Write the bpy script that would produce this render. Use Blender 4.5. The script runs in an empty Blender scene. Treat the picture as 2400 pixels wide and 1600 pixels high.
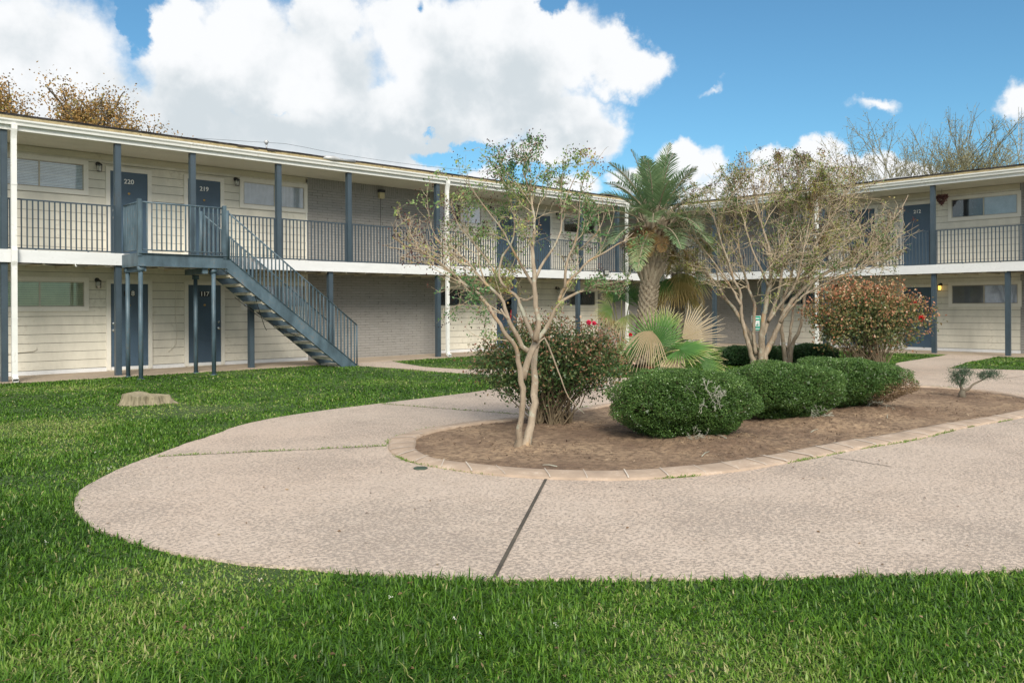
import bpy, bmesh, math, random
import numpy as np
from mathutils import Vector
from mathutils import noise as mnoise
R=math.radians
rng=np.random.default_rng(7); random.seed(7)
scn=bpy.context.scene
# ---------------------------------------------------------------- camera
AZ=math.atan2(2052.3,1911.0)
cam=bpy.data.cameras.new('camera'); co=bpy.data.objects.new('camera',cam); scn.collection.objects.link(co)
cam.sensor_width=36; cam.lens=1911/2400*36; cam.clip_end=5000; cam.clip_start=.05
cam.shift_y=-81.9/2400
from mathutils import Matrix
co.matrix_world=Matrix.Translation((0,0,1.5))@Matrix.Rotation(AZ-math.pi/2,4,'Z')@Matrix.Rotation(math.pi/2,4,'X')@Matrix.Rotation(-.0046,4,'Z')
scn.camera=co
FW=np.array([math.cos(AZ),math.sin(AZ)]); RT=np.array([math.sin(AZ),-math.cos(AZ)])
# ---------------------------------------------------------------- render
scn.render.engine='CYCLES'
scn.view_settings.view_transform='Standard'; scn.view_settings.look='None'; scn.view_settings.gamma=1
scn.view_settings.exposure=0.70
scn.cycles.transparent_max_bounces=24
# ---------------------------------------------------------------- sun
SUN_AZ,SUN_EL=R(236),R(36)
sl=bpy.data.lights.new('sun','SUN'); sl.energy=2.7; sl.angle=R(24); sl.color=(1,.94,.83)
so=bpy.data.objects.new('sun',sl); scn.collection.objects.link(so)
sd=Vector((math.cos(SUN_EL)*math.cos(SUN_AZ),math.cos(SUN_EL)*math.sin(SUN_AZ),math.sin(SUN_EL)))
so.rotation_euler=sd.to_track_quat('Z','Y').to_euler()
# ---------------------------------------------------------------- world: sky with cumulus clouds fixed to directions of the sky
W=bpy.data.worlds.new('World'); scn.world=W; W.use_nodes=True
nt=W.node_tree; nt.nodes.clear()
def N(t,**k):
    n=nt.nodes.new(t)
    for a,b in k.items(): setattr(n,a,b)
    return n
def MA(op,a,b=None,c=None,clamp=False):
    n=N('ShaderNodeMath',operation=op,use_clamp=clamp)
    for i,v in enumerate((a,b,c)):
        if v is None: continue
        if isinstance(v,(int,float)): n.inputs[i].default_value=v
        else: nt.links.new(v,n.inputs[i])
    return n.outputs[0]
def build_world():
    L=nt.links
    sky=N('ShaderNodeTexSky',sky_type='NISHITA'); sky.sun_disc=False; sky.sun_elevation=SUN_EL; sky.sun_rotation=math.pi/2-SUN_AZ
    sky.altitude=0; sky.air_density=1.0; sky.dust_density=.6; sky.ozone_density=2.2
    tc=N('ShaderNodeTexCoord'); sp=N('ShaderNodeSeparateXYZ'); L.new(tc.outputs['Generated'],sp.inputs[0])
    x,y,z=sp.outputs
    az=MA('ARCTAN2',y,x); el=MA('ARCSINE',z)
    cb=N('ShaderNodeCombineXYZ'); L.new(az,cb.inputs[0]); L.new(el,cb.inputs[1])
    # domain warp
    nz=N('ShaderNodeTexNoise'); nz.inputs['Scale'].default_value=9; nz.inputs['Detail'].default_value=7; nz.inputs['Roughness'].default_value=.62
    L.new(tc.outputs['Generated'],nz.inputs['Vector'])
    w1=N('ShaderNodeVectorMath',operation='SUBTRACT'); L.new(nz.outputs['Color'],w1.inputs[0]); w1.inputs[1].default_value=(.5,.5,.5)
    w2=N('ShaderNodeVectorMath',operation='SCALE'); L.new(w1.outputs[0],w2.inputs[0]); w2.inputs['Scale'].default_value=.11
    w3=N('ShaderNodeVectorMath',operation='ADD'); L.new(cb.outputs[0],w3.inputs[0]); L.new(w2.outputs[0],w3.inputs[1])
    P=w3.outputs[0]
    def ang(px,py):
        X=px-1200; Y=py-718.1+.0046*(px-1200)
        return AZ-math.atan(X/1911), math.atan(-Y/math.hypot(1911,X))
    def field(bl):
        out=None
        for (px,py,rx,ry,wt) in bl:
            a,e=ang(px,py)
            s=N('ShaderNodeVectorMath',operation='SUBTRACT'); L.new(P,s.inputs[0]); s.inputs[1].default_value=(a,e,0)
            m=N('ShaderNodeVectorMath',operation='MULTIPLY'); L.new(s.outputs[0],m.inputs[0])
            k=1+((px-1200)/1911)**2
            m.inputs[1].default_value=(1911*k/rx,1911*math.sqrt(k)/ry,0)
            ln=N('ShaderNodeVectorMath',operation='LENGTH'); L.new(m.outputs[0],ln.inputs[0])
            v=MA('MULTIPLY_ADD',ln.outputs['Value'],-wt,wt)
            out=v if out is None else MA('SMOOTH_MAX',out,v,.12)
        return out
    clouds=[(70,170,300,260,1),(-250,150,400,330,1),(460,190,190,190,1),(420,60,90,80,1),(580,80,120,110,1),(700,180,260,170,1),(770,50,110,90,1),(960,60,170,110,1),(1090,130,270,150,1),
        (1200,70,150,100,1),(1330,120,160,105,1),(1450,150,130,75,1),(1430,80,45,45,.7),(1530,140,60,50,.8),(1150,220,260,130,1),(1330,280,140,95,1),(1400,300,90,60,.9),(950,280,260,110,1),(650,320,330,90,1),(300,300,300,130,1),
        (900,375,150,60,1),(1000,400,60,40,.8),(700,380,260,50,.9),(1150,405,75,30,.9),(1350,425,90,45,.9),(1270,350,160,45,.7),(1610,375,45,35,.9),(1490,400,70,35,.8),(1850,385,75,34,.8),(2010,410,110,42,.9),(2200,440,200,50,.9),(2040,238,75,24,.5),(2380,235,75,55,.7),(2470,200,120,70,.8),(1680,213,30,14,.3),(1800,450,330,62,.95),(1620,395,90,55,.9),(1800,372,60,38,.8),(1905,385,90,45,.85),(2120,410,120,50,.85)]
    f=field(clouds)
    n2=N('ShaderNodeTexNoise'); n2.inputs['Scale'].default_value=26; n2.inputs['Detail'].default_value=6; n2.inputs['Roughness'].default_value=.6
    L.new(tc.outputs['Generated'],n2.inputs['Vector'])
    holes=[(1065,345,120,26,1),(675,235,50,16,.5),(325,40,50,90,1),(1010,300,50,14,.8),(1240,390,60,24,.8),(1000,15,20,25,.6),(1290,10,40,40,.8)]
    h=MA('MAXIMUM',field(holes),0.0)
    f=MA('SUBTRACT',f,MA('MULTIPLY',h,.85))
    f=MA('ADD',f,MA('MULTIPLY_ADD',n2.outputs['Fac'],.5,-.25))
    # broken cloud elsewhere in the sky, added out of view for soft fill light
    n3=N('ShaderNodeTexNoise'); n3.inputs['Scale'].default_value=3.2; n3.inputs['Detail'].default_value=5
    L.new(tc.outputs['Generated'],n3.inputs['Vector'])
    dt=N('ShaderNodeVectorMath',operation='DOT_PRODUCT'); L.new(tc.outputs['Generated'],dt.inputs[0]); dt.inputs[1].default_value=(FW[0],FW[1],.15)
    away=N('ShaderNodeMapRange'); L.new(dt.outputs['Value'],away.inputs[0]); away.inputs[1].default_value=.72; away.inputs[2].default_value=.45; away.inputs[3].default_value=0; away.inputs[4].default_value=1
    oth=MA('MULTIPLY',MA('MULTIPLY_ADD',n3.outputs['Fac'],3.0,-1.15),away.outputs[0])
    f=MA('MAXIMUM',f,oth)
    mk=N('ShaderNodeMapRange',interpolation_type='SMOOTHSTEP'); L.new(f,mk.inputs[0]); mk.inputs[1].default_value=.0; mk.inputs[2].default_value=.40
    # grey undersides
    gre=[(1130,190,190,100,1),(700,300,330,80,1),(500,260,260,60,.8),(60,90,110,60,.5),(980,330,260,60,1),(1330,300,120,40,.6),(200,300,260,70,.7),(1250,255,170,60,.7),(800,170,120,60,.4),(420,330,200,60,.8)]
    g=field(gre)
    n4=N('ShaderNodeTexNoise'); n4.inputs['Scale'].default_value=15; n4.inputs['Detail'].default_value=6; n4.inputs['Roughness'].default_value=.55
    L.new(tc.outputs['Generated'],n4.inputs['Vector'])
    g=MA('ADD',g,MA('MULTIPLY_ADD',n4.outputs['Fac'],3.0,-1.55))
    gm=N('ShaderNodeMapRange',interpolation_type='SMOOTHSTEP'); L.new(g,gm.inputs[0]); gm.inputs[1].default_value=-.5; gm.inputs[2].default_value=.9
    cc=N('ShaderNodeMix',data_type='RGBA'); L.new(gm.outputs[0],cc.inputs[0]); cc.inputs[6].default_value=(.60,.61,.62,1); cc.inputs[7].default_value=(.41,.45,.475,1)
    b1=N('ShaderNodeBackground'); b1.inputs[1].default_value=.080
    tint=N('ShaderNodeMix',data_type='RGBA',blend_type='MULTIPLY'); tint.inputs[0].default_value=1; L.new(sky.outputs[0],tint.inputs[6]); tint.inputs[7].default_value=(.60,.955,1.03,1)
    L.new(tint.outputs[2],b1.inputs[0])
    b2=N('ShaderNodeBackground'); L.new(cc.outputs[2],b2.inputs[0]); b2.inputs[1].default_value=1
    mx=N('ShaderNodeMixShader'); L.new(mk.outputs[0],mx.inputs[0]); L.new(b1.outputs[0],mx.inputs[1]); L.new(b2.outputs[0],mx.inputs[2])
    o=N('ShaderNodeOutputWorld'); L.new(mx.outputs[0],o.inputs[0])
    W.cycles.sampling_method='MANUAL'; W.cycles.sample_map_resolution=512
build_world()

# ================================================================ materials
MT={}
class MatB:
    def __init__(s,name):
        s.m=bpy.data.materials.new(name); s.m.use_nodes=True; s.t=s.m.node_tree; s.n=s.t.nodes
        s.b=s.n['Principled BSDF']; s.out=s.n['Material Output']; MT[name]=s.m
        s.co=s.n.new('ShaderNodeTexCoord').outputs['Object']
    def node(s,ty,**k):
        n=s.n.new(ty)
        for a,b in k.items(): setattr(n,a,b)
        return n
    def link(s,a,b): s.t.links.new(a,b)
    def noise(s,scale,detail=4,rough=.5,vec=None,stretch=None):
        v=vec or s.co
        if stretch:
            mp=s.node('ShaderNodeMapping'); s.link(v,mp.inputs[0]); mp.inputs['Scale'].default_value=stretch; v=mp.outputs[0]
        n=s.node('ShaderNodeTexNoise'); n.inputs['Scale'].default_value=scale; n.inputs['Detail'].default_value=detail; n.inputs['Roughness'].default_value=rough
        s.link(v,n.inputs['Vector']); return n.outputs['Fac']
    def rng(s,v,a,b,c=0.,d=1.):
        n=s.node('ShaderNodeMapRange'); s.link(v,n.inputs[0])
        for i,x in enumerate((a,b,c,d)): n.inputs[i+1].default_value=x
        return n.outputs[0]
    def mix(s,f,a,b,bt='MIX'):
        n=s.node('ShaderNodeMix',data_type='RGBA',blend_type=bt)
        for i,v in ((0,f),(6,a),(7,b)):
            if isinstance(v,tuple): n.inputs[i].default_value=v+(1,) if len(v)==3 else v
            elif isinstance(v,(int,float)): n.inputs[i].default_value=v
            else: s.link(v,n.inputs[i])
        return n.outputs[2]
    def math(s,op,a,b=None):
        n=s.node('ShaderNodeMath',operation=op)
        for i,v in enumerate((a,b)):
            if v is None: continue
            if isinstance(v,(int,float)): n.inputs[i].default_value=v
            else: s.link(v,n.inputs[i])
        return n.outputs[0]
    def ramp(s,f,stops):
        n=s.node('ShaderNodeValToRGB'); s.link(f,n.inputs[0]); e=n.color_ramp.elements
        while len(e)<len(stops): e.new(.5)
        for el,(p,c) in zip(e,stops): el.position=p; el.color=c+(1,)
        return n.outputs[0]
    def color(s,v):
        if isinstance(v,tuple): s.b.inputs['Base Color'].default_value=v+(1,)
        else: s.link(v,s.b.inputs['Base Color'])
    def rough(s,v): s.b.inputs['Roughness'].default_value=v
    def bump(s,h,st=.3,dist=.02):
        n=s.node('ShaderNodeBump'); n.inputs['Strength'].default_value=st; n.inputs['Distance'].default_value=dist
        s.link(h,n.inputs['Height']); s.link(n.outputs[0],s.b.inputs['Normal'])
    def attr(s,nm):
        n=s.node('ShaderNodeAttribute'); n.attribute_name=nm; return n.outputs['Fac']
def painted(name,c,var=.12,rough=.6,dirt=(.16,.13,.1),da=.25,scale=3,stretch=None,metal=0):
    m=MatB(name); n1=m.noise(scale,6,.6,stretch=stretch); n2=m.noise(scale*9,5,.6)
    dk=tuple(x*(1-var*1.6) for x in c); lt=tuple(min(1,x*(1+var*.5)) for x in c)
    col=m.mix(m.rng(n1,.3,.7),dk,lt)
    col=m.mix(m.rng(m.math('MULTIPLY',n1,n2),.3,.42,0,da),col,dirt)
    m.color(col); m.rough(rough); m.b.inputs['Metallic'].default_value=metal
    m.bump(n2,.08,.01); return m.m
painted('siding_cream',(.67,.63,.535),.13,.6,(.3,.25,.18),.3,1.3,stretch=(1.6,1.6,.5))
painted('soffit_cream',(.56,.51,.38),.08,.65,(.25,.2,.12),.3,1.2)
painted('trim_white',(.70,.665,.59),.06,.5,(.3,.26,.2),.2,3)
painted('base_white',(.70,.70,.70),.08,.5,(.35,.28,.22),.35,4)
painted('slab_white',(.70,.70,.70),.06,.6,(.35,.33,.3),.3,2,stretch=(1,1,4))
painted('gutter_white',(.77,.765,.73),.07,.4,(.3,.24,.15),.35,2)
painted('flashing_tan',(.50,.40,.22),.3,.6,(.05,.04,.03),.9,5)
painted('shingle_dark',(.055,.045,.045),.4,.9,(.02,.02,.02),.3,6)
painted('post_blue',(.050,.074,.094),.16,.4,(.045,.04,.04),.5,2.5)
painted('stair_blue',(.092,.145,.18),.35,.5,(.20,.12,.07),.7,4,stretch=(1,1,.4))
painted('rail_blue',(.042,.066,.088),.16,.4,(.06,.04,.03),.5,6)
painted('door_blue',(.056,.098,.145),.16,.45,(.03,.05,.08),.3,1.2)
painted('tread_concrete',(.60,.54,.43),.2,.85,(.15,.12,.08),.5,8)
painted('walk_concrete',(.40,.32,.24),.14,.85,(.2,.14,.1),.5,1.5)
painted('black_metal',(.02,.02,.022),.2,.4)
painted('wire_black',(.03,.028,.025),.2,.6)
painted('alu_frame',(.42,.38,.30),.12,.4,metal=.3)
painted('white_plastic',(.8,.8,.78),.03,.5,da=.05)
painted('black_plate',(.012,.012,.014),.1,.5)
painted('gap_shade',(.16,.14,.11),.1,.9)
painted('brass',(.42,.28,.10),.1,.3,metal=.9)
painted('chrome',(.7,.7,.68),.05,.2,metal=.95)
painted('sign_green',(.02,.33,.22),.05,.5,da=.05)
painted('galv_steel',(.5,.5,.5),.12,.45,metal=.3)
painted('wreath_black',(.02,.02,.018),.4,.8)
painted('ribbon_red',(.45,.03,.04),.15,.6)
painted('wreath_vine',(.16,.085,.07),.35,.9)
painted('curb_stone',(.44,.33,.245),.17,.85,(.62,.55,.46),.5,5)
painted('joint_dark',(.10,.085,.065),.3,.95)
painted('drain_dark',(.06,.09,.06),.3,.8)
painted('crack_dark',(.16,.13,.10),.3,.95)
def brick_mat(name,rot=False,c=(.30,.287,.268)):
    m=MatB(name); sp=m.node('ShaderNodeSeparateXYZ'); m.link(m.co,sp.inputs[0]); cb=m.node('ShaderNodeCombineXYZ')
    s=m.math('ADD',sp.outputs[0],sp.outputs[1])
    wob=m.noise(5,3); wz=m.math('ADD',sp.outputs[2],m.math('MULTIPLY',wob,.018))
    if rot: m.link(wz,cb.inputs[0]); m.link(s,cb.inputs[1])
    else: m.link(s,cb.inputs[0]); m.link(wz,cb.inputs[1])
    br=m.node('ShaderNodeTexBrick'); m.link(cb.outputs[0],br.inputs['Vector']); br.inputs['Scale'].default_value=1
    br.inputs['Brick Width'].default_value=.31; br.inputs['Row Height'].default_value=.076; br.inputs['Mortar Size'].default_value=.007; br.inputs['Mortar Smooth'].default_value=.25
    br.inputs['Color1'].default_value=(c[0],c[1],c[2],1); br.inputs['Color2'].default_value=(c[0]*.9,c[1]*.9,c[2]*.9,1); br.inputs['Mortar'].default_value=(c[0]*.66,c[1]*.66,c[2]*.66,1)
    nz=m.noise(2.2,5); n2=m.noise(30,4); n3=m.noise(7,5,.7)
    col=m.mix(m.rng(nz,.3,.7,0,.35),br.outputs['Color'],(c[0]*.78,c[1]*.76,c[2]*.74))
    # open joints: dark gaps only on parts of the mortar
    gap=m.math('MULTIPLY',br.outputs['Fac'],m.rng(n3,.52,.62))
    col=m.mix(m.math('MULTIPLY',gap,.75),col,(.05,.042,.035))
    m.color(col); m.rough(.8)
    h=m.math('ADD',m.math('MULTIPLY',br.outputs['Fac'],-1),m.math('MULTIPLY',n2,.35)); m.bump(h,.7,.012); return m.m
brick_mat('brick_grey'); brick_mat('brick_soldier',True)
def ground_mats():
    m=MatB('lawn_soil'); n=m.noise(.35,5); n2=m.noise(9,6,.7); n3=m.noise(70,4,.7)
    col=m.mix(m.rng(n2,.3,.7),(.035,.085,.014),(.065,.135,.022)); col=m.mix(m.rng(n,.5,.7,0,.6),col,(.09,.11,.035)); col=m.mix(m.rng(n3,.35,.7,0,.6),col,(.03,.035,.012))
    m.color(col); m.rough(.9); m.bump(n3,.8,.03)
    # lace-textured concrete
    m=MatB('path_concrete'); a=m.noise(40,3,.6); b=m.noise(105,3,.65); c=m.noise(.8,4); d=m.noise(5,5,.6); e=m.noise(.35,3)
    lace=m.math('ADD',m.math('MULTIPLY',a,.62),m.math('MULTIPLY',b,.38))
    thr=m.math('ADD',lace,m.rng(c,.35,.65,-.04,.035))
    pit=m.rng(thr,.5,.43)
    base=m.mix(m.rng(d,.3,.7),(.53,.425,.34),(.60,.49,.40)); base=m.mix(m.rng(e,.4,.65,0,.5),base,(.60,.46,.36))
    base=m.mix(m.rng(c,.52,.72,0,.28),base,(.40,.335,.285)); st=m.noise(1.7,6,.7); base=m.mix(m.rng(st,.60,.70,0,.28),base,(.30,.24,.20))
    col=m.mix(m.math('MULTIPLY',pit,.66),base,(.21,.175,.15))
    m.color(col); m.rough(.85); m.bump(m.rng(thr,.42,.54),.55,.012)
    m=MatB('soil_brown'); a=m.noise(.9,5,.6); b=m.noise(14,6,.7); c=m.noise(70,5,.7)
    col=m.mix(m.rng(a,.38,.62),(.20,.125,.078),(.42,.29,.18)); col=m.mix(m.rng(b,.4,.62,0,.85),col,(.115,.07,.043)); col=m.mix(m.rng(c,.55,.72,0,.5),col,(.50,.38,.26))
    m.color(col); m.rough(.95); m.bump(m.math('ADD',b,m.math('MULTIPLY',c,.5)),.9,.03)
ground_mats()
def bark(name,a,b,scale=12,stretch=(1,1,.3),st=.4,blotch=False):
    m=MatB(name); n=m.noise(scale,6,.65,stretch=stretch); n2=m.noise(scale*.25,3)
    col=m.mix(m.rng(n,.32,.68),a,b); col=m.mix(m.rng(n2,.4,.65,0,.4),col,tuple(x*.75 for x in b))
    if blotch:
        q=m.noise(7,5,.7); col=m.mix(m.rng(q,.56,.62,0,.8),col,(.36,.36,.28)); q2=m.noise(4,4,.6,stretch=(1,1,.4)); col=m.mix(m.rng(q2,.58,.64,0,.7),col,(.40,.24,.11)); q3=m.noise(16,5,.7,stretch=(1,1,.3)); col=m.mix(m.rng(q3,.60,.66,0,.7),col,(.14,.10,.07))
    m.color(col); m.rough(.8); m.bump(n,st,.02)
bark('bark_myrtle',(.17,.125,.08),(.41,.33,.245),9,(1,1,.25),.6,True)
bark('bark_twig',(.34,.26,.16),(.56,.46,.33),20)
bark('bark_peeled',(.40,.23,.10),(.50,.33,.16),9)
bark('bark_oak',(.09,.075,.055),(.17,.14,.10),8)
bark('bark_bud',(.15,.14,.09),(.28,.26,.17),12)
bark('bark_rose',(.10,.075,.045),(.20,.15,.09),20)
bark('palm_boot',(.19,.145,.095),(.42,.35,.26),18,(1,1,.5),.6)
bark('palm_core',(.05,.035,.022),(.11,.08,.05),18)
bark('palm_fibre',(.16,.055,.03),(.28,.11,.06),20)
bark('stump_bark',(.09,.075,.04),(.34,.29,.19),14,(1,1,.15),1)
bark('stump_top',(.22,.18,.11),(.36,.31,.20),9,(1,1,1),.5)
def leafm(name,stops,rough=.45,tr=.22,spec=.4,attr='rnd'):
    m=MatB(name); c=m.ramp(m.attr(attr),stops); m.color(c); m.rough(rough); m.b.inputs['Specular IOR Level'].default_value=spec
    t=m.node('ShaderNodeBsdfTranslucent'); m.link(c,t.inputs[0]); x=m.node('ShaderNodeMixShader'); x.inputs[0].default_value=tr
    m.link(m.b.outputs[0],x.inputs[1]); m.link(t.outputs[0],x.inputs[2]); m.link(x.outputs[0],m.out.inputs[0]); return m.m
leafm('leaf_box',[(0,(.04,.085,.02)),(.5,(.085,.165,.04)),(.85,(.16,.26,.07)),(1,(.26,.40,.13))],.3)
leafm('leaf_box_dead',[(0,(.10,.06,.03)),(.6,(.20,.12,.06)),(1,(.30,.22,.12))],.7,.1)
leafm('leaf_hedge',[(0,(.022,.06,.02)),(.6,(.055,.12,.04)),(1,(.14,.20,.10))],.4)
leafm('leaf_rose',[(0,(.03,.06,.02)),(.35,(.07,.13,.04)),(.55,(.15,.17,.06)),(.72,(.26,.15,.08)),(.88,(.36,.15,.10)),(1,(.50,.34,.22))],.35)
leafm('leaf_rose_red',[(0,(.05,.08,.025)),(.3,(.11,.15,.05)),(.5,(.24,.19,.08)),(.7,(.38,.17,.09)),(.9,(.50,.20,.12)),(1,(.55,.42,.24))],.35)
leafm('petal',[(0,(.75,.03,.08)),(1,(.95,.10,.25))],.5,.2)
leafm('petal_red',[(0,(.6,.01,.02)),(1,(.85,.02,.05))],.5,.2)
leafm('leaf_myrtle',[(0,(.10,.22,.08)),(.4,(.22,.34,.12)),(.75,(.44,.47,.14)),(1,(.45,.20,.12))],.5,.35)
leafm('leaf_myrtle_lime',[(0,(.10,.17,.05)),(.4,(.22,.27,.07)),(.8,(.38,.37,.10)),(1,(.30,.16,.10))],.5,.3)
leafm('seedpod',[(0,(.03,.02,.02)),(.7,(.10,.045,.04)),(1,(.22,.08,.06))],.8,.0)
leafm('leaf_oak',[(0,(.14,.095,.035)),(.4,(.33,.19,.06)),(.75,(.50,.29,.09)),(1,(.28,.28,.08))],.6,.3)
leafm('leaf_bud',[(0,(.22,.20,.08)),(1,(.42,.36,.16))],.6,.3)
leafm('leaf_yellowgreen',[(0,(.12,.17,.03)),(1,(.38,.42,.10))],.6,.3)
leafm('leaf_juniper',[(0,(.03,.065,.04)),(1,(.12,.17,.10))],.5,.1)
leafm('frond_green',[(0,(.10,.19,.08)),(.55,(.22,.32,.16)),(.85,(.34,.40,.20)),(1,(.38,.33,.15))],.45,.25)
leafm('frond_dead',[(0,(.16,.09,.035)),(.6,(.34,.21,.08)),(1,(.48,.35,.17))],.7,.15)
leafm('fan_leaf',[(0,(.03,.10,.02)),(.3,(.085,.19,.035)),(.5,(.24,.29,.08)),(.7,(.55,.47,.26)),(1,(.62,.50,.33))],.45,.12)
leafm('fan_tan',[(0,(.18,.20,.05)),(.35,(.40,.31,.10)),(1,(.50,.34,.15))],.6,.2)
leafm('fan_dead',[(0,(.28,.21,.12)),(1,(.48,.40,.28))],.8,.1)
leafm('grass_blade',[(0,(.028,.078,.006)),(.35,(.068,.165,.012)),(.7,(.13,.26,.024)),(.88,(.23,.33,.065)),(1,(.42,.38,.18))],.42,.3,.35)
leafm('mulch_chip',[(0,(.05,.03,.02)),(.7,(.18,.11,.065)),(1,(.45,.35,.24))],.9,0)
leafm('clover_white',[(0,(.6,.6,.5)),(1,(.8,.8,.72))],.7,.2)
def glassm():
    m=MatB('window_glass'); t=m.node('ShaderNodeBsdfTransparent'); t.inputs[0].default_value=(.93,.95,.96,1); g=m.node('ShaderNodeBsdfGlossy'); g.inputs['Roughness'].default_value=.04
    lw=m.node('ShaderNodeLayerWeight'); lw.inputs['Blend'].default_value=.35
    x=m.node('ShaderNodeMixShader'); m.link(m.rng(lw.outputs['Fresnel'],0,1,.05,.38),x.inputs[0]); m.link(t.outputs[0],x.inputs[1]); m.link(g.outputs[0],x.inputs[2]); m.link(x.outputs[0],m.out.inputs[0])
    m.b.inputs['Base Color'].default_value=(.5,.5,.5,1)
    m=MatB('lamp_glass'); m.color((.75,.75,.70)); m.rough(.15); m.b.inputs['Transmission Weight'].default_value=.6
    m=MatB('lamp_frosted'); m.color((.50,.43,.25)); m.rough(.4)
    m=MatB('lamp_lit'); m.color((.9,.65,.2)); m.rough(.4); m.b.inputs['Emission Color'].default_value=(1,.62,.12,1); m.b.inputs['Emission Strength'].default_value=1.2
    for nm,c in (('blind_white',(.78,.84,.88)),('blind_green',(.55,.56,.36)),('curtain_grey',(.20,.20,.21)),('screen_dark',(.055,.055,.06)),('room_black',(.008,.008,.009)),('curtain_light',(.52,.54,.58)),('curtain_lav',(.40,.42,.50))):
        painted(nm,c,.12,.8,da=.05,scale=4)
glassm()

# ================================================================ object helpers
COL=scn.collection
def link_obj(name,me,mat=None,parent=None):
    o=bpy.data.objects.new(name,me); COL.objects.link(o)
    if mat and me is not None: me.materials.append(MT[mat])
    if parent is not None: o.parent=parent
    return o
def tag(o,label=None,cat=None,group=None,kind=None):
    if label: o['label']=label
    if cat: o['category']=cat
    if group: o['group']=group
    if kind: o['kind']=kind
    return o
def thing(name,label,cat,loc=(0,0,0),group=None):
    o=bpy.data.objects.new(name,None); COL.objects.link(o); o.location=loc; o.empty_display_size=.2
    return tag(o,label,cat,group)
class MB:
    def __init__(s): s.v=[]; s.f=[]
    def quad(s,a,b,c,d):
        i=len(s.v); s.v+= [a,b,c,d]; s.f.append((i,i+1,i+2,i+3))
    def box(s,x0,x1,y0,y1,z0,z1):
        i=len(s.v)
        s.v+=[(x0,y0,z0),(x1,y0,z0),(x1,y1,z0),(x0,y1,z0),(x0,y0,z1),(x1,y0,z1),(x1,y1,z1),(x0,y1,z1)]
        s.f+=[(i,i+3,i+2,i+1),(i+4,i+5,i+6,i+7),(i,i+1,i+5,i+4),(i+1,i+2,i+6,i+5),(i+2,i+3,i+7,i+6),(i+3,i,i+4,i+7)]
    def prism(s,poly,axis,t0,t1):
        # poly: list of 2-D points; axis function maps (a,b,t)->xyz
        n=len(poly); i=len(s.v)
        s.v+=[axis(a,b,t0) for a,b in poly]+[axis(a,b,t1) for a,b in poly]
        s.f+=[tuple(i+k for k in range(n)),tuple(i+n+k for k in reversed(range(n)))]
        for k in range(n): s.f.append((i+k,i+(k+1)%n,i+n+(k+1)%n,i+n+k))
    def tube(s,pts,rad,n=8,cap=True,jit=0):
        pts=[Vector(p) for p in pts]; m=len(pts)
        if isinstance(rad,(int,float)): rad=[rad]*m
        i0=len(s.v); up=None
        for k,p in enumerate(pts):
            d=(pts[min(k+1,m-1)]-pts[max(k-1,0)]).normalized()
            if up is None:
                up=Vector((0,0,1)) if abs(d.z)<.9 else Vector((1,0,0))
            a=d.cross(up).normalized(); up=a.cross(d).normalized()
            for j in range(n):
                t=2*math.pi*j/n; r=rad[k]*(1+jit*mnoise.noise(p*6+Vector((j*1.7,0,0))))
                q=p+a*(math.cos(t)*r)+up*(math.sin(t)*r); s.v.append(tuple(q))
        for k in range(m-1):
            for j in range(n):
                a=i0+k*n+j; b=i0+k*n+(j+1)%n; s.f.append((a,b,b+n,a+n))
        if cap:
            s.f.append(tuple(i0+j for j in reversed(range(n)))); s.f.append(tuple(i0+(m-1)*n+j for j in range(n)))
    def build(s,name,mat,parent=None,smooth=False,bevel=0,origin=None):
        me=bpy.data.meshes.new(name)
        v=np.array(s.v,dtype=float)
        o0=None
        if origin is not None: v=v-np.array(origin)
        me.from_pydata(v.tolist(),[],s.f)
        if smooth: me.polygons.foreach_set('use_smooth',[True]*len(me.polygons))
        me.update()
        o=link_obj(name,me,mat,parent)
        if origin is not None: o.location=origin
        if bevel:
            b=o.modifiers.new('bevel','BEVEL'); b.width=bevel; b.segments=2; b.limit_method='ANGLE'
        return o
def np_mesh(name,V,loops_per,F,mat,parent=None,attrs=None,smooth=False):
    """V (n,3); F (m,k) constant face size"""
    me=bpy.data.meshes.new(name); V=np.asarray(V,np.float32); F=np.asarray(F,np.int32); m,k=F.shape
    me.vertices.add(len(V)); me.vertices.foreach_set('co',V.ravel())
    me.loops.add(m*k); me.loops.foreach_set('vertex_index',F.ravel())
    me.polygons.add(m); me.polygons.foreach_set('loop_start',np.arange(0,m*k,k,dtype=np.int32)); me.polygons.foreach_set('loop_total',np.full(m,k,np.int32))
    if smooth: me.polygons.foreach_set('use_smooth',np.ones(m,bool))
    for nm,a in (attrs or {}).items():
        at=me.attributes.new(nm,'FLOAT','POINT'); at.data.foreach_set('value',np.asarray(a,np.float32))
    me.update(calc_edges=True)
    return link_obj(name,me,mat,parent)
def unit(a): return a/np.maximum(np.linalg.norm(a,axis=-1,keepdims=True),1e-9)
def leaves(name,P,L,Wd,mat,parent=None,D=None,Nn=None,rnd=None,fold=.15,rg=rng):
    """leaf-shaped quads: P base points, L length, Wd width, D direction, Nn side normal"""
    n=len(P)
    if D is None: D=unit(rg.normal(size=(n,3))+np.array([0,0,.2]))
    if Nn is None: Nn=rg.normal(size=(n,3))
    L=np.broadcast_to(np.asarray(L,float),(n,))[:,None]; Wd=np.broadcast_to(np.asarray(Wd,float),(n,))[:,None]
    S=unit(np.cross(D,Nn)); U=unit(np.cross(S,D))
    m=P+D*L*.45
    V=np.stack([P,m+S*Wd*.5+U*fold*Wd,P+D*L,m-S*Wd*.5+U*fold*Wd],1).reshape(-1,3)
    F=np.arange(4*n).reshape(n,4)
    r=rg.random(n) if rnd is None else rnd
    return np_mesh(name,V,4,F,mat,parent,{'rnd':np.repeat(r,4)})
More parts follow.
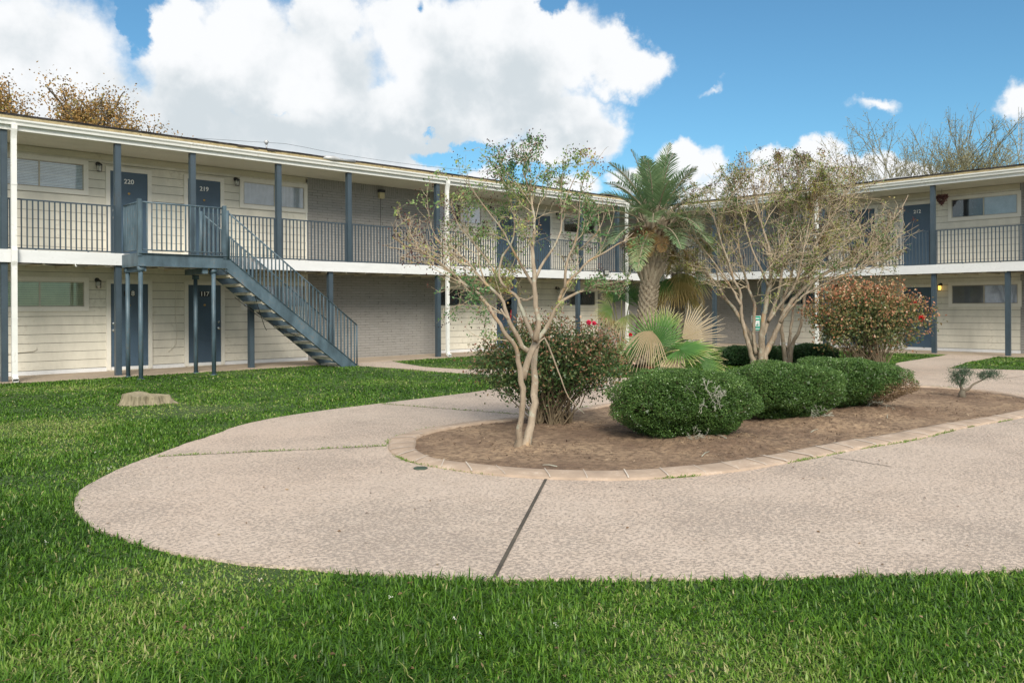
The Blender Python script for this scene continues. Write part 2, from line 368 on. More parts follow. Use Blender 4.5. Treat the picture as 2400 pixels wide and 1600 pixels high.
def sticks(name,A,B,ra,rb,mat,parent=None,n=3,extra=None):
    A=np.asarray(A,float);B=np.asarray(B,float); m=len(A)
    D=unit(B-A); H=np.where(np.abs(D[:,2:3])<.9,np.array([[0,0,1.]]),np.array([[1.,0,0]])); S=unit(np.cross(D,H)); U=np.cross(S,D)
    ra=np.broadcast_to(ra,(m,))[:,None]; rb=np.broadcast_to(rb,(m,))[:,None]
    V=[]
    for base,r in ((A,ra),(B,rb)):
        for j in range(n):
            t=2*math.pi*j/n; V.append(base+S*math.cos(t)*r+U*math.sin(t)*r)
    V=np.stack(V,1).reshape(-1,3); F=[]
    idx=np.arange(m)*2*n
    for j in range(n):
        k=(j+1)%n; F.append(np.stack([idx+j,idx+k,idx+n+k,idx+n+j],1))
    F=np.concatenate(F); return np_mesh(name,V,4,F,mat,parent,None,True)
def inpoly(X,Y,poly):
    poly=np.asarray(poly); ins=np.zeros(len(X),bool); j=len(poly)-1
    for i in range(len(poly)):
        xi,yi=poly[i];xj,yj=poly[j]
        c=((yi>Y)!=(yj>Y))&(X<(xj-xi)*(Y-yi)/(yj-yi+1e-12)+xi); ins^=c; j=i
    return ins
def crom(P,n=6,closed=False):
    P=[np.array(p,float) for p in P]; m=len(P); out=[]
    for i in range(m if closed else m-1):
        g=(lambda k:P[k%m]) if closed else (lambda k:P[max(0,min(m-1,k))])
        a,b,c,d=g(i-1),g(i),g(i+1),g(i+2)
        for k in range(n):
            t=k/n; out.append(.5*((2*b)+(-a+c)*t+(2*a-5*b+4*c-d)*t*t+(-a+3*b-3*c+d)*t**3))
    if not closed: out.append(P[-1])
    return np.array(out)
def sheet(name,poly,z,mat,skirt=.1,kind='structure',label=None):
    bm=bmesh.new(); top=[bm.verts.new((p[0],p[1],z)) for p in poly]; bot=[bm.verts.new((p[0],p[1],z-skirt)) for p in poly]
    n=len(top)
    from mathutils.geometry import tessellate_polygon
    for a,b,c in tessellate_polygon([[Vector((p[0],p[1],0)) for p in poly]]):
        A_,B_,C_=(Vector((poly[k][0],poly[k][1])) for k in (a,b,c))
        if abs((B_-A_).cross(C_-A_))<1e-7: continue
        bm.faces.new((top[a],top[b],top[c]) if (B_-A_).cross(C_-A_)>0 else (top[a],top[c],top[b]))
    for i in range(n): bm.faces.new((top[i],bot[i],bot[(i+1)%n],top[(i+1)%n]))
    me=bpy.data.meshes.new(name); bm.to_mesh(me); bm.free(); o=link_obj(name,me,mat); o['kind']=kind; return o

# ================================================================ ground
WA,WB=20.5,27.7      # wall planes (left building y, right building x)
EA,EB=18.95,26.15    # walkway / post planes
g=MB(); g.quad((-400,-400,0),(600,-400,0),(600,600,0),(-400,600,0)); g.build('ground','lawn_soil')['kind']='structure'
left=[(10.16,11.11),(9.04,10.80),(7.08,10.58),(5.92,10.42),(5.06,10.18),(4.41,9.80),(3.87,9.29),(3.44,8.95),(2.90,8.42),(2.66,8.20),(2.37,7.86),(2.15,7.58),(1.95,7.26),(1.81,6.90),(1.73,6.57),(1.70,6.25),(1.70,5.92),(1.75,5.56),(1.81,5.27),(1.90,4.96),(2.01,4.71),(2.12,4.49),(2.30,4.22),(2.53,3.85),(2.87,3.43),(2.96,3.31),(3.55,2.77),(3.99,2.37),(4.43,2.01),(5.20,1.39)]
lc=crom(left,4)
rest=[(8,-1.1),(16,-8),(22,-8),(21.6,3),(20.89,5.57),(20.34,6.98),(22.92,7.41),(26.04,7.6),(26.04,8.9),(24.82,8.75),(21.54,8.55),(19.6,8.1),(18.6,7.6),(17,8.0),(15.3,9.2),(13.6,10.3),(12.9,11.0),(11.41,11.04)]
PATH=np.concatenate([lc,np.array(rest)])
PATH[:len(lc)]+=rng.normal(size=(len(lc),2))*.006
sheet('path',PATH,.02,'path_concrete',.08)
SIDE=np.array([(11.16,18.85),(11.5,16.7),(11.54,15),(11.69,13.64),(11.9,13.2),(11.8,10.9),(13.1,10.8),(13.2,13),(13.0,14.5),(12.75,14.7),(12.3,15.1),(12.18,16.27),(12.64,18.04),(12.95,18.85)])
sheet('side_path',SIDE,.014,'path_concrete',.08)
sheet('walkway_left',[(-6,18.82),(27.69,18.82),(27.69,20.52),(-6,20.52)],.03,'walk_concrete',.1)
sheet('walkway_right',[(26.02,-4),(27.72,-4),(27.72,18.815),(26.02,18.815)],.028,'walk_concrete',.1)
WALKS=[PATH,SIDE,np.array([(-6,18.82),(27.7,18.82),(27.7,20.6),(-6,20.6)]),np.array([(26.02,-4),(27.8,-4),(27.8,20),(26.02,20)])]
# expansion joints and cracks lying in the paving
def strip(name,pts,w,z,mat):
    m=MB(); 
    for a,b in zip(pts[:-1],pts[1:]):
        a=np.array(a);b=np.array(b);d=b-a;d/=np.linalg.norm(d);s=np.array([-d[1],d[0]])*w/2
        m.quad((*(a+s),z),(*(a-s),z),(*(b-s),z),(*(b+s),z))
    o=m.build(name,mat); o['kind']='structure'; return o
strip('path_joint',[(2.96,3.33),(4.97,4.92)],.026,.024,'joint_dark')
def wob(a,b,n,amp):
    t=np.linspace(0,1,n)[:,None]; p=np.array(a)*(1-t)+np.array(b)*t; p[1:-1]+=rng.normal(size=(n-2,2))*amp; return p
J1=wob((2.96,8.36),(4.93,7.28),14,.006); J2=wob((7.04,10.5),(7.68,8.1),12,.006); J3=wob((7.0,3.52),(7.68,3.3),8,.02)
strip('path_joint',J1,.012,.0245,'crack_dark'); strip('path_joint',J2,.012,.0245,'crack_dark')
strip('path_crack',wob((7.69,3.68),(7.6,3.09),8,.008),.012,.0245,'crack_dark')
strip('path_joint',wob((17.86,7.2),(17.95,5.0),6,.005),.014,.0245,'crack_dark'); strip('path_joint',wob((17.8,5.25),(21.2,4.9),6,.005),.014,.0245,'crack_dark')
strip('path_joint',wob((14.2,3.0),(12.2,-4.5),10,.005),.014,.0245,'crack_dark')
m=MB()
for k in range(24):
    a0=2*math.pi*k/24;a1=2*math.pi*(k+1)/24
    m.quad((4.47,6.04,.027),(4.47+.055*math.cos(a0),6.04+.055*math.sin(a0),.027),(4.47+.055*math.cos((a0+a1)/2),6.04+.055*math.sin((a0+a1)/2),.027),(4.47+.055*math.cos(a1),6.04+.055*math.sin(a1),.027))
m.tube([(4.47+.06*math.cos(t),6.04+.06*math.sin(t),.025) for t in np.linspace(0,2*math.pi,25)],.006,5,False)
tag(m.build('drain_cover','drain_dark'),'small round green drain cover in the path beside the planter curb','drain cover')
# ---------------- planter bed
outer=[(4.95,7.26),(5.25,7.62),(5.72,7.87),(6.28,7.97),(6.84,7.95),(7.67,7.88),(8.6,7.95),(9.5,8.0),(11.2,7.7),(12.8,7.15),(14.2,6.5),(15.35,5.9),(15.52,5.1),(15.2,4.3),(14.4,3.5),(13.4,3.2),(12.13,3.24),(10.66,3.45),(9.31,3.53),(8.2,3.71),(7.4,3.80),(6.60,3.91),(6.02,4.09),(5.50,4.36),(5.10,4.74),(4.84,5.14),(4.68,5.56),(4.59,6.11),(4.62,6.53),(4.77,6.97)]
inner=[(5.2,7.1),(5.42,7.38),(5.79,7.60),(6.21,7.70),(6.84,7.71),(7.67,7.63),(8.6,7.72),(9.4,7.78),(11.1,7.48),(12.7,6.95),(14.1,6.3),(15.12,5.76),(15.27,5.1),(14.98,4.45),(14.3,3.76),(13.4,3.46),(12.2,3.48),(10.6,3.70),(9.31,3.84),(8.3,4.0),(7.4,4.10),(6.7,4.20),(6.15,4.35),(5.68,4.60),(5.28,4.99),(5.02,5.44),(4.86,5.90),(4.80,6.25),(4.88,6.6),(5.0,6.85)]
OC=crom(outer,8,True); IC=crom(inner,8,True)
def build_curb():
    n=len(OC); m=MB(); 
    prof=[(0,.0),(0,.012),(.1,.022),(.5,.03),(.85,.036),(1,.028),(1.0,-.03)]
    # single cast stones with open joints; each short piece is one block of the edging
    cum=np.concatenate([[0],np.cumsum(np.linalg.norm(np.roll(OC,-1,0)-OC,axis=1))]); step=.36
    V=[];F=[];ring=len(prof)
    h=[0]*n
    rows=[]
    for i in range(n+1):
        a=OC[i%n];b=IC[i%n]; k=int(cum[i]/step); dz=.010*mnoise.noise(Vector((k*3.3,0,0))); dl=.012*mnoise.noise(Vector((k*5.1,4,0)))
        front=cum[i]/cum[-1]
        for t,z in prof: p=a*(1-t)+b*t; V.append((p[0]+dl,p[1]+dl,z+ (dz if z>0 else 0)+.02*(z>0)))
    for i in range(n):
        for k in range(ring-1): F.append((i*ring+k,i*ring+k+1,(i+1)*ring+k+1,(i+1)*ring+k))
    m.v=V;m.f=F; o=m.build('planter_curb','curb_stone',None,True); tag(o,'low tan concrete stone curb edging the oval planting bed','curb')
    # mortar joints of the blocks
    j=MB()
    for q in np.arange(0,cum[-1],.36):
        i=int(np.searchsorted(cum,q))%n
        a=OC[i];b=IC[i]; d=OC[(i+1)%n]-a; d/=np.linalg.norm(d); w=random.uniform(.003,.011); sk=d*random.uniform(-.03,.03)
        pr=[(.0,.038),(.12,.048),(.5,.0535),(.85,.0595),(.99,.052)]
        for (t0,z0),(t1,z1) in zip(pr[:-1],pr[1:]):
            p=a*(1-t0)+b*t0+sk*t0;r=a*(1-t1)+b*t1+sk*t1
            j.quad((*(p-d*w),z0+.006),(*(p+d*w),z0+.006),(*(r+d*w),z1+.006),(*(r-d*w),z1+.006))
    j.build('mortar_joint','mortar_light',o)
painted('mortar_light',(.60,.53,.45),.15,.9,(.4,.33,.25),.3,8)
build_curb()
MOUND=[(7.6,5.0,.8,.09),(9.7,4.9,.8,.10),(11.4,4.9,.8,.08),(7.2,7.12,.5,.03),(5.79,6.13,.35,.03)]
def soil_z(x,y):
    z=.018+.018*mnoise.noise(Vector((x*1.1,y*1.1,0)))+.012*mnoise.noise(Vector((x*4,y*4,3)))
    for a,b,r,h in MOUND: z+=h*math.exp(-((x-a)**2+(y-b)**2)/(r*r*.6))
    return z
def build_soil():
    step=.04; xs=np.arange(4.6,15.5,step); ys=np.arange(3.2,8.1,step); X,Y=np.meshgrid(xs,ys,indexing='ij')
    # expanded inner outline so that the soil meets the curb
    IP=IC+ (OC-IC)*.12
    ins=inpoly(X.ravel(),Y.ravel(),IP).reshape(X.shape)
    Z=np.array([[soil_z(x,y)+(.022*mnoise.noise(Vector((x*14,y*14,9)))+.016*mnoise.noise(Vector((x*27,y*27,5)))) for y in ys] for x in xs])
    V=np.stack([X,Y,Z],-1).reshape(-1,3); ny=len(ys); F=[]
    for i in range(len(xs)-1):
        for j in range(ny-1):
            if ins[i,j] and ins[i+1,j] and ins[i,j+1] and ins[i+1,j+1]: F.append((i*ny+j,(i+1)*ny+j,(i+1)*ny+j+1,i*ny+j+1))
    o=np_mesh('planting_soil',V,4,np.array(F),'soil_brown',None,None,True); o['kind']='structure'
    s=sheet('planting_soil_base',IP,.026,'soil_brown',.02)
build_soil()
def scatter_chips():
    n=9000; X=rng.uniform(4.7,15.4,n); Y=rng.uniform(3.3,7.9,n); k=inpoly(X,Y,IC); X=X[k];Y=Y[k]
    dens=np.array([mnoise.noise(Vector((x*.9,y*.9,7))) for x,y in zip(X,Y)]); k=rng.random(len(X))<(.55+dens*1.2); X=X[k];Y=Y[k]
    P=np.stack([X,Y,[soil_z(x,y)+.006 for x,y in zip(X,Y)]],1); D=unit(rng.normal(size=(len(P),3))*np.array([1,1,.35])); Nn=rng.normal(size=(len(P),3))*.5+np.array([0,0,1])
    o=leaves('soil_litter',P,rng.uniform(.01,.05,len(P)),rng.uniform(.006,.018,len(P)),'mulch_chip',None,D,Nn,rng.random(len(P))**1.6); tag(o,'dry bark chips and twigs scattered over the planting bed','litter',kind='stuff')
scatter_chips()
# ---------------- lawn grass
def lawn():
    out=[]
    for t0,t1,dn,h,w in ((2.2,4.2,9500,(.035,.085),(.005,.009)),(4.2,6.5,5200,(.045,.085),(.006,.009)),(6.5,11,2300,(.035,.07),(.008,.013)),(11,17,900,(.035,.06),(.013,.019)),(17,27,420,(.03,.05),(.02,.03))):
        hw=t1*.63*1.12+.6; A=(t1-t0)*2*hw; n=int(A*dn)
        t=rng.uniform(t0,t1,n); u=rng.uniform(-hw,hw,n); k=np.abs(u)<t*.63*1.15+.6; t=t[k];u=u[k]
        X=t*FW[0]+u*RT[0]; Y=t*FW[1]+u*RT[1]; 
        ok=(Y<18.85)&(X<26.05)
        JX=X+rng.normal(size=len(X))*.016; JY=Y+rng.normal(size=len(Y))*.016
        for p in WALKS: ok&=~inpoly(JX,JY,p)
        ok&=((X-4.5)**2+(Y-13.3)**2>.30**2)
        X=X[ok];Y=Y[ok]; n=len(X)
        out.append((X,Y,rng.uniform(*h,n),rng.uniform(*w,n)))
    X,Y,H,Wd=[np.concatenate([o[i] for o in out]) for i in range(4)]
    n=len(X)
    pn=np.array([mnoise.noise(Vector((x*.8,y*.8,0)))+.5*mnoise.noise(Vector((x*3,y*3,1))) for x,y in zip(X,Y)])
    pd=np.array([mnoise.noise(Vector((x*.55+9,y*.55,4)))+.35*mnoise.noise(Vector((x*2.6,y*2.6,6))) for x,y in zip(X,Y)])
    H=H*(1+.7*pn)*.85*(1-.45*np.clip(pd*1.6,0,1)); az=rng.uniform(0,2*math.pi,n)+pn*2; lean=np.abs(rng.normal(1.05,.42,n))
    B=np.stack([X,Y,np.full(n,-.003)],1); d=np.stack([np.cos(az),np.sin(az),np.zeros(n)],1); s=np.stack([-np.sin(az),np.cos(az),np.zeros(n)],1)*Wd[:,None]*.5
    up=np.array([0,0,1.]); c1=np.cos(lean*.55)[:,None];s1=np.sin(lean*.55)[:,None];c2=np.cos(np.minimum(lean*1.35,1.7))[:,None];s2=np.sin(np.minimum(lean*1.35,1.7))[:,None]; h=H[:,None]
    M=B+(up*c1+d*s1)*h*.5; T=M+(up*c2+d*s2)*h*.5
    V=np.stack([B-s,B+s,M+s*.9,M-s*.9,T+s*.12,T-s*.12],1).reshape(-1,3); i=np.arange(n)*6
    F=np.concatenate([np.stack([i,i+1,i+2,i+3],1),np.stack([i+3,i+2,i+4,i+5],1)])
    r=np.clip(.42+.24*rng.normal(size=n)+.42*pd+.30*np.maximum(pd-.15,0)*2,0,1)
    dry=rng.random(n)<.03+.55*np.clip(pd-.06,0,1); r=np.where(dry,rng.uniform(.88,1,n),np.minimum(r,.86))
    o=np_mesh('lawn_grass',V,4,F,'grass_blade',None,{'rnd':np.repeat(r,6)}); tag(o,'mown green lawn grass around the paved path','grass',kind='stuff')
lawn()
def edge_weeds():
    P=[]
    for J,dn in ((J1,260),(J2,110)):
        for a,b in zip(J[:-1],J[1:]):
            for _ in range(int(np.linalg.norm(b-a)*dn*max(.1,1+1.3*mnoise.noise(Vector((a[0]*3,a[1]*3,0)))))):
                t=random.random(); P.append((*(a*(1-t)+b*t+rng.normal(size=2)*.008),.022))
    n=len(OC)
    for i in range(n):
        a=OC[i];b=OC[(i+1)%n]; dn=max(0,mnoise.noise(Vector((a[0]*2.1,a[1]*2.1,5)))+.05)*700
        for _ in range(int(np.linalg.norm(b-a)*dn)):
            t=random.random(); q=a*(1-t)+b*t; c=np.array([9.5,5.6]); q=q+(q-c)/np.linalg.norm(q-c)*abs(random.gauss(0,.012)); P.append((*q,.021))
    P=np.array(P); D=unit(rng.normal(size=P.shape)*np.array([1,1,.3])+np.array([0,0,.9]))
    tag(leaves('joint_weeds',P,rng.uniform(.012,.04,len(P)),.007,'grass_blade',None,D,None,rng.uniform(.5,.97,len(P))),'weeds and grass growing in path joints and along curb','weeds',kind='stuff')
edge_weeds()
def clover():
    P=[]
    for _ in range(46):
        t=random.uniform(3.6,11);u=random.uniform(-.6,.1)*t; x,y=t*FW+u*RT
        if not any(inpoly(np.array([x]),np.array([y]),p)[0] for p in WALKS): P.append((x,y))
    V=[];
    for x,y in P:
        for _ in range(9): V.append((x+random.gauss(0,.004),y+random.gauss(0,.004),.05+random.gauss(0,.005)))
    tag(leaves('clover_flowers',np.array(V),.009,.006,'clover_white'),'tiny white clover blossoms dotted in the lawn','flowers',kind='stuff')
clover()
# ================================================================ buildings
class Frame:
    """s runs along the wall, d is the distance out from the wall face, z is height"""
    def __init__(f,which): f.w=which
    def P(f,s,d,z): return (s,WA-d,z) if f.w=='A' else (WB-d,s,z)
    def box(f,m,s0,s1,d0,d1,z0,z1):
        if f.w=='A': m.box(s0,s1,WA-d1,WA-d0,z0,z1)
        else: m.box(WB-d1,WB-d0,s0,s1,z0,z1)
def fbox(f,name,mat,parent,*boxes,bevel=0,label=None):
    m=MB()
    for b in boxes: f.box(m,*b)
    o=m.build(name,mat,parent,bevel=bevel)
    if label: o['label']=label
    return o
def siding(f,parent,s0,s1,z0,z1):
    m=MB(); z=z0
    while z<z1-.01:
        h=min(.2,z1-z)
        g=.010; m.quad(f.P(s0,.018,z+g),f.P(s1,.018,z+g),f.P(s1,.012,z+h),f.P(s0,.012,z+h)); m.quad(f.P(s0,.0,z+g),f.P(s1,.0,z+g),f.P(s1,.018,z+g),f.P(s0,.018,z+g)); m.quad(f.P(s0,.0,z+h),f.P(s1,.0,z+h),f.P(s1,.012,z+h),f.P(s0,.012,z+h)); z+=h
    m.quad(f.P(s0,0,z0),f.P(s0,.016,z0),f.P(s0,.016,z1),f.P(s0,0,z1)); m.quad(f.P(s1,0,z0),f.P(s1,.016,z0),f.P(s1,.016,z1),f.P(s1,0,z1))
    return m.build('siding','siding_cream',parent)
def brick(f,parent,s0,s1,z0,z1,soldier=False):
    zt=z1-.26 if soldier else z1
    o=fbox(f,'brick_wall','brick_grey',parent,(s0,s1,-.05,.03,z0,zt))
    if soldier: fbox(f,'brick_course','brick_soldier',parent,(s0,s1,-.05,.034,zt,z1))
    return o
def window(f,parent,s0,s1,z0,z1,kind,label=None,mull=.5):
    """s0<s1 glass opening"""
    tw=.1
    w=fbox(f,'window','trim_white',parent,(s0-tw,s1+tw,.002,.045,z1,z1+tw),(s0-tw,s1+tw,.002,.045,z0-tw,z0),(s0-tw,s0,.002,.045,z0,z1),(s1,s1+tw,.002,.045,z0,z1),label=label)
    sm=s0+(s1-s0)*mull
    fbox(f,'frame','alu_frame',w,(s0,s1,.012,.034,z1-.022,z1),(s0,s1,.012,.036,z0,z0+.022),(s0,s0+.022,.012,.034,z0+.022,z1-.022),(s1-.022,s1,.012,.034,z0+.022,z1-.022),(sm-.016,sm+.016,.014,.038,z0+.022,z1-.022))
    k1,k2=kind if isinstance(kind,tuple) else (kind,kind)
    for (a,b),k in (((s0+.022,sm-.016),k1),((sm+.016,s1-.022),k2)):
        fbox(f,'pane','window_glass',w,(a,b,.0265,.0285,z0+.022,z1-.022))
        m=MB(); mat={'blind':'blind_white','gblind':'blind_green','dark':'screen_dark','black':'room_black','grey':'curtain_grey','light':'curtain_light','lav':'curtain_lav'}[k]
        if k in('blind','gblind'):
            zz=z0+.03; st=.034 if k=='blind' else .05
            while zz<z1-.03:
                m.quad(f.P(a,.0175,zz+st*.84),f.P(b,.0175,zz+st*.84),f.P(b,.0235,zz),f.P(a,.0235,zz)); zz+=st
            fbox(f,'slat_gap_shade','curtain_grey',w,(a,b,.0165,.0172,z0+.02,z1-.02))  # grey sheet colours in the shade between the slats
        else:
            n=26; 
            for i in range(n):
                t0=a+(b-a)*i/n;t1=a+(b-a)*(i+1)/n; d0=.0195+.002*math.sin(i*1.9);d1=.0195+.002*math.sin((i+1)*1.9)
                m.quad(f.P(t0,d0,z0+.02),f.P(t1,d1,z0+.02),f.P(t1,d1,z1-.02),f.P(t0,d0,z1-.02))
        m.build('blind' if 'blind' in k else 'curtain',mat,w)
    return w
def text_mesh(f,txt,s,z,d,size,mat,parent,name='door_number'):
    cu=bpy.data.curves.new('t','FONT'); cu.body=txt; cu.size=size; cu.extrude=.004; cu.align_x='CENTER'; cu.align_y='CENTER'; cu.offset=size*.012
    o=bpy.data.objects.new('t',cu); COL.objects.link(o); dg=bpy.context.evaluated_depsgraph_get(); me=bpy.data.meshes.new_from_object(o.evaluated_get(dg))
    bpy.data.objects.remove(o); bpy.data.curves.remove(cu)
    sg=1 if f.w=='A' else -1
    for v in me.vertices: a,b,c=v.co; v.co=f.P(s+sg*a,d+c,z+b)
    me.materials.clear(); me.name=name; return link_obj(name,me,mat,parent)
def door(f,parent,s0,s1,z0,knob,num=None,label=None,height=2.03,plate=False):
    tw=.095; z1=z0+height
    dr=fbox(f,'door','door_blue',parent,(s0,s1,.002,.024,z0,z1),label=label)
    fbox(f,'frame','trim_white',dr,(s0-tw,s0,.002,.05,z0,z1+tw),(s1,s1+tw,.002,.05,z0,z1+tw),(s0,s1,.002,.05,z1,z1+tw))
    fbox(f,'sill','tread_concrete',dr,(s0-.05,s1+.05,.0,.09,z0-.035,z0-.003))
    ks=s0+.06 if knob<0 else s1-.06
    def lathe(nm,z,prof,mat,ss=ks):
        m=MB(); n=14
        for (d0,r0),(d1,r1) in zip(prof[:-1],prof[1:]):
            for j in range(n):
                a=2*math.pi*j/n;b=2*math.pi*(j+1)/n
                m.quad(f.P(ss+r0*math.cos(a),d0,z+r0*math.sin(a)),f.P(ss+r0*math.cos(b),d0,z+r0*math.sin(b)),f.P(ss+r1*math.cos(b),d1,z+r1*math.sin(b)),f.P(ss+r1*math.cos(a),d1,z+r1*math.sin(a)))
        return m.build(nm,mat,dr,True)
    lathe('handle',z0+.93,[(.024,.032),(.03,.03),(.035,.012),(.055,.012),(.06,.026),(.08,.03),(.09,.018),(.092,0.001)],'chrome')
    lathe('deadbolt',z0+1.09,[(.024,.03),(.04,.027),(.042,.001)],'chrome')
    sc=(s0+s1)/2
    lathe('door_knocker',z0+1.52,[(.024,.03),(.032,.028),(.036,.012),(.045,.01),(.047,.001)],'brass',sc-.0)
    if num:
        t=text_mesh(f,num,sc,z0+1.80,.0285,.155,'white_plastic',dr)
        if plate: fbox(f,'number_plate','black_plate',dr,(sc-.125,sc+.125,.0235,.0255,z0+1.735,z0+1.865))
        else: text_mesh(f,num,sc+(.007 if f.w=='A' else -.007),z0+1.793,.0262,.158,'black_plate',dr,'number_outline')  # offset black copy draws the dark outline of the numerals
    return dr
def carriage_light(f,parent,s,z,lit=False,label=None):
    m=MB(); c=lambda ds,d,dz:f.P(s+ds,d,z+dz)
    # back plate, arm and roof cap
    n=14
    for j in range(n):
        a=2*math.pi*j/n;b=2*math.pi*(j+1)/n
        m.quad(c(0,.03,.08),c(.055*math.cos(a),.02,.08+.055*math.sin(a)),c(.055*math.cos((a+b)/2),.02,.08+.055*math.sin((a+b)/2)),c(.055*math.cos(b),.02,.08+.055*math.sin(b)))
    m.tube([c(0,.02,.09),c(0,.06,.12),c(0,.12,.11),c(0,.135,.08)],.009,6)
    for (z0,r0),(z1,r1) in zip([(.09,.012),(.075,.05),(.055,.068),(.045,.066)][:-1],[(.09,.012),(.075,.05),(.055,.068),(.045,.066)][1:]):
        for j in range(n):
            a=2*math.pi*j/n;b=2*math.pi*(j+1)/n
            m.quad(c(r0*math.cos(a),.13+r0*math.sin(a),z0),c(r0*math.cos(b),.13+r0*math.sin(b),z0),c(r1*math.cos(b),.13+r1*math.sin(b),z1),c(r1*math.cos(a),.13+r1*math.sin(a),z1))
    for j in range(6):
        a=2*math.pi*j/6; m.tube([c(.06*math.cos(a),.13+.06*math.sin(a),.05),c(.052*math.cos(a),.13+.052*math.sin(a),-.10)],.0045,4)
    m.tube([c(.053*math.cos(t),.13+.053*math.sin(t),-.10) for t in np.linspace(0,2*math.pi,13)],.005,4,False)
    o=m.build('wall_light','black_metal',parent,True)
    if label: o['label']=label
    g=MB(); g.tube([c(0,.13,.045),c(0,.13,.0),c(0,.13,-.06),c(0,.13,-.095)],[.045,.05,.046,.035],12); g.build('lamp_glass','lamp_lit' if lit else 'lamp_glass',o,True)
    return o
def gutter(f,parent,s0,s1,d):
    m=MB(); pr=[(0,5.205),(.075,5.205),(.085,5.25),(.115,5.285),(.118,5.318),(.10,5.318),(.098,5.29),(.07,5.255),(.062,5.225),(.012,5.225),(.012,5.318),(0,5.318)]
    m.prism([(d+a,z) for a,z in pr],lambda a,z,t:f.P(t,a,z),s0,s1); g=m.build('gutter','gutter_white',parent)
    return g
def downspout(f,parent,s,d,zfoot=.06,upper=True):
    m=MB(); hw=.05
    def rect(path,w=hw,t=.038):
        # rectangular pipe along a (d,z) path
        n=len(path); i0=len(m.v)
        for k,(dd,z) in enumerate(path):
            a=np.array(path[max(k-1,0)]);b=np.array(path[min(k+1,n-1)]);v=(b-a)/np.linalg.norm(b-a);nn=np.array([v[1],-v[0]])*t
            for sg,so in ((1,-w),(1,w),(-1,w),(-1,-w)): q=np.array([dd,z])+nn*sg; m.v.append(f.P(s+so,q[0],q[1]))
        for k in range(n-1):
            for j in range(4): a=i0+k*4+j;b=i0+k*4+(j+1)%4; m.f.append((a,b,b+4,a+4))
        m.f.append((i0,i0+1,i0+2,i0+3))
    rect([(d+.11,5.21),(d+.11,5.12),(d+.075,5.02),(d+.055,4.93),(d+.05,4.6),(d+.05,2.75),(d+.085,2.68),(d+.085,2.45),(d+.06,2.36),(d+.055,1.2),(d+.055,zfoot+.12),(d+.08,zfoot+.05),(d+.17,zfoot)])
    for z in (4.0,1.3):
        f.box(m,s-.056,s+.056,d+.008,d+.096,z,z+.025)
    return m.build('downspout','gutter_white',parent)
BAL=None
def railing(f,parent,s0,s1,d,single,zb=2.72,zt=3.75,label=None,sp=.1):
    r=fbox(f,'railing','rail_blue',parent,(s0,s1,d-.018,d+.018,zt-.03,zt),(s0,s1,d-.015,d+.015,zb,zb+.028),(s0,s0+.025,d-.014,d+.014,zb+.01,zt-.01),(s1-.025,s1,d-.014,d+.014,zb+.01,zt-.01),*[(q,q+.03,d-.015,d+.015,2.69,zb) for q in np.arange(s0+.5,s1,1.0)])
    if label: r['label']=label
    n=max(1,int(round((s1-s0)/sp))); ss=[s0+(i+.5)*(s1-s0)/n for i in range(n)]
    if single:
        me=None
        for q in ss:
            if me is None:
                m=MB(); m.box(-.0125,.0125,-.0125,.0125,zb+.028,zt-.03); o=m.build('baluster','rail_blue',r); me=o.data
            else:
                o=bpy.data.objects.new('baluster',me); COL.objects.link(o); o.parent=r
            o.location=f.P(q,d,0)
    return r,ss
def post(f,parent,s,d,z0,z1,w=.125):
    m=MB(); h=w/2
    # channel-shaped steel post: flanges and recessed web
    f.box(m,s-h,s+h,d-h,d+h*.55,z0,z1); f.box(m,s-h,s-h+.012,d+h*.55,d+h,z0,z1); f.box(m,s+h-.012,s+h,d+h*.55,d+h,z0,z1); f.box(m,s-h+.012,s+h-.012,d+h*.55,d+h-.004,z0,z1)
    return m.build('post','post_blue',parent)
def wires(f,parent,s0,s1,d,z,n,seed):
    rr=random.Random(seed); m=MB()
    for k in range(n):
        pts=[]; q=s0
        while q<s1:
            pts.append(f.P(q,d+rr.uniform(-.1,.1),z-abs(rr.gauss(0,.022)))); q+=rr.uniform(.3,.7)
        if len(pts)>2: m.tube(pts,.006,5)
    return m.build('cable','wire_black',parent,True)
def shell(f,parent,s0,s1,depth=8.5):
    fbox(f,'wall_core','siding_cream',parent,(s0,s1,-depth,-.052,0,5.2))
# ---------------- left building
fA=Frame('A'); dE=WA-EA
bA=thing('apartment_building','long two-storey cream apartment wing with blue doors, balcony walkway and outside staircase, at left','building',(0,0,0))
def strip_level(f,b,z0,z1,segs,lower):
    for kind,a,c in segs:
        if kind=='s':
            siding(f,b,a,c,z0+(.09 if lower else .0),z1)
            fbox(f,'trim_board','trim_white',b,(c-.05,c,.016,.03,z0+.09,z1),)
            if lower: fbox(f,'base_board','base_white',b,(a,c,.0,.028,z0,z0+.088))
        else: brick(f,b,a,c,z0,z1,not lower)
    for kind,a,c in segs: fbox(f,'backing','gap_shade',b,(a+.001,c-.001,-.3,-.052 if kind=='b' else -.012,z0,z1))  # dark-coloured backing paints the shade into the gaps between siding boards
segA=[('b',-6,-.9),('s',-.9,11.3),('b',11.3,15.8),('s',15.8,23.52),('b',23.52,27.64)]
strip_level(fA,bA,.03,2.46,segA,True); strip_level(fA,bA,2.69,5.11,segA,False)
shell(fA,bA,-6,36)
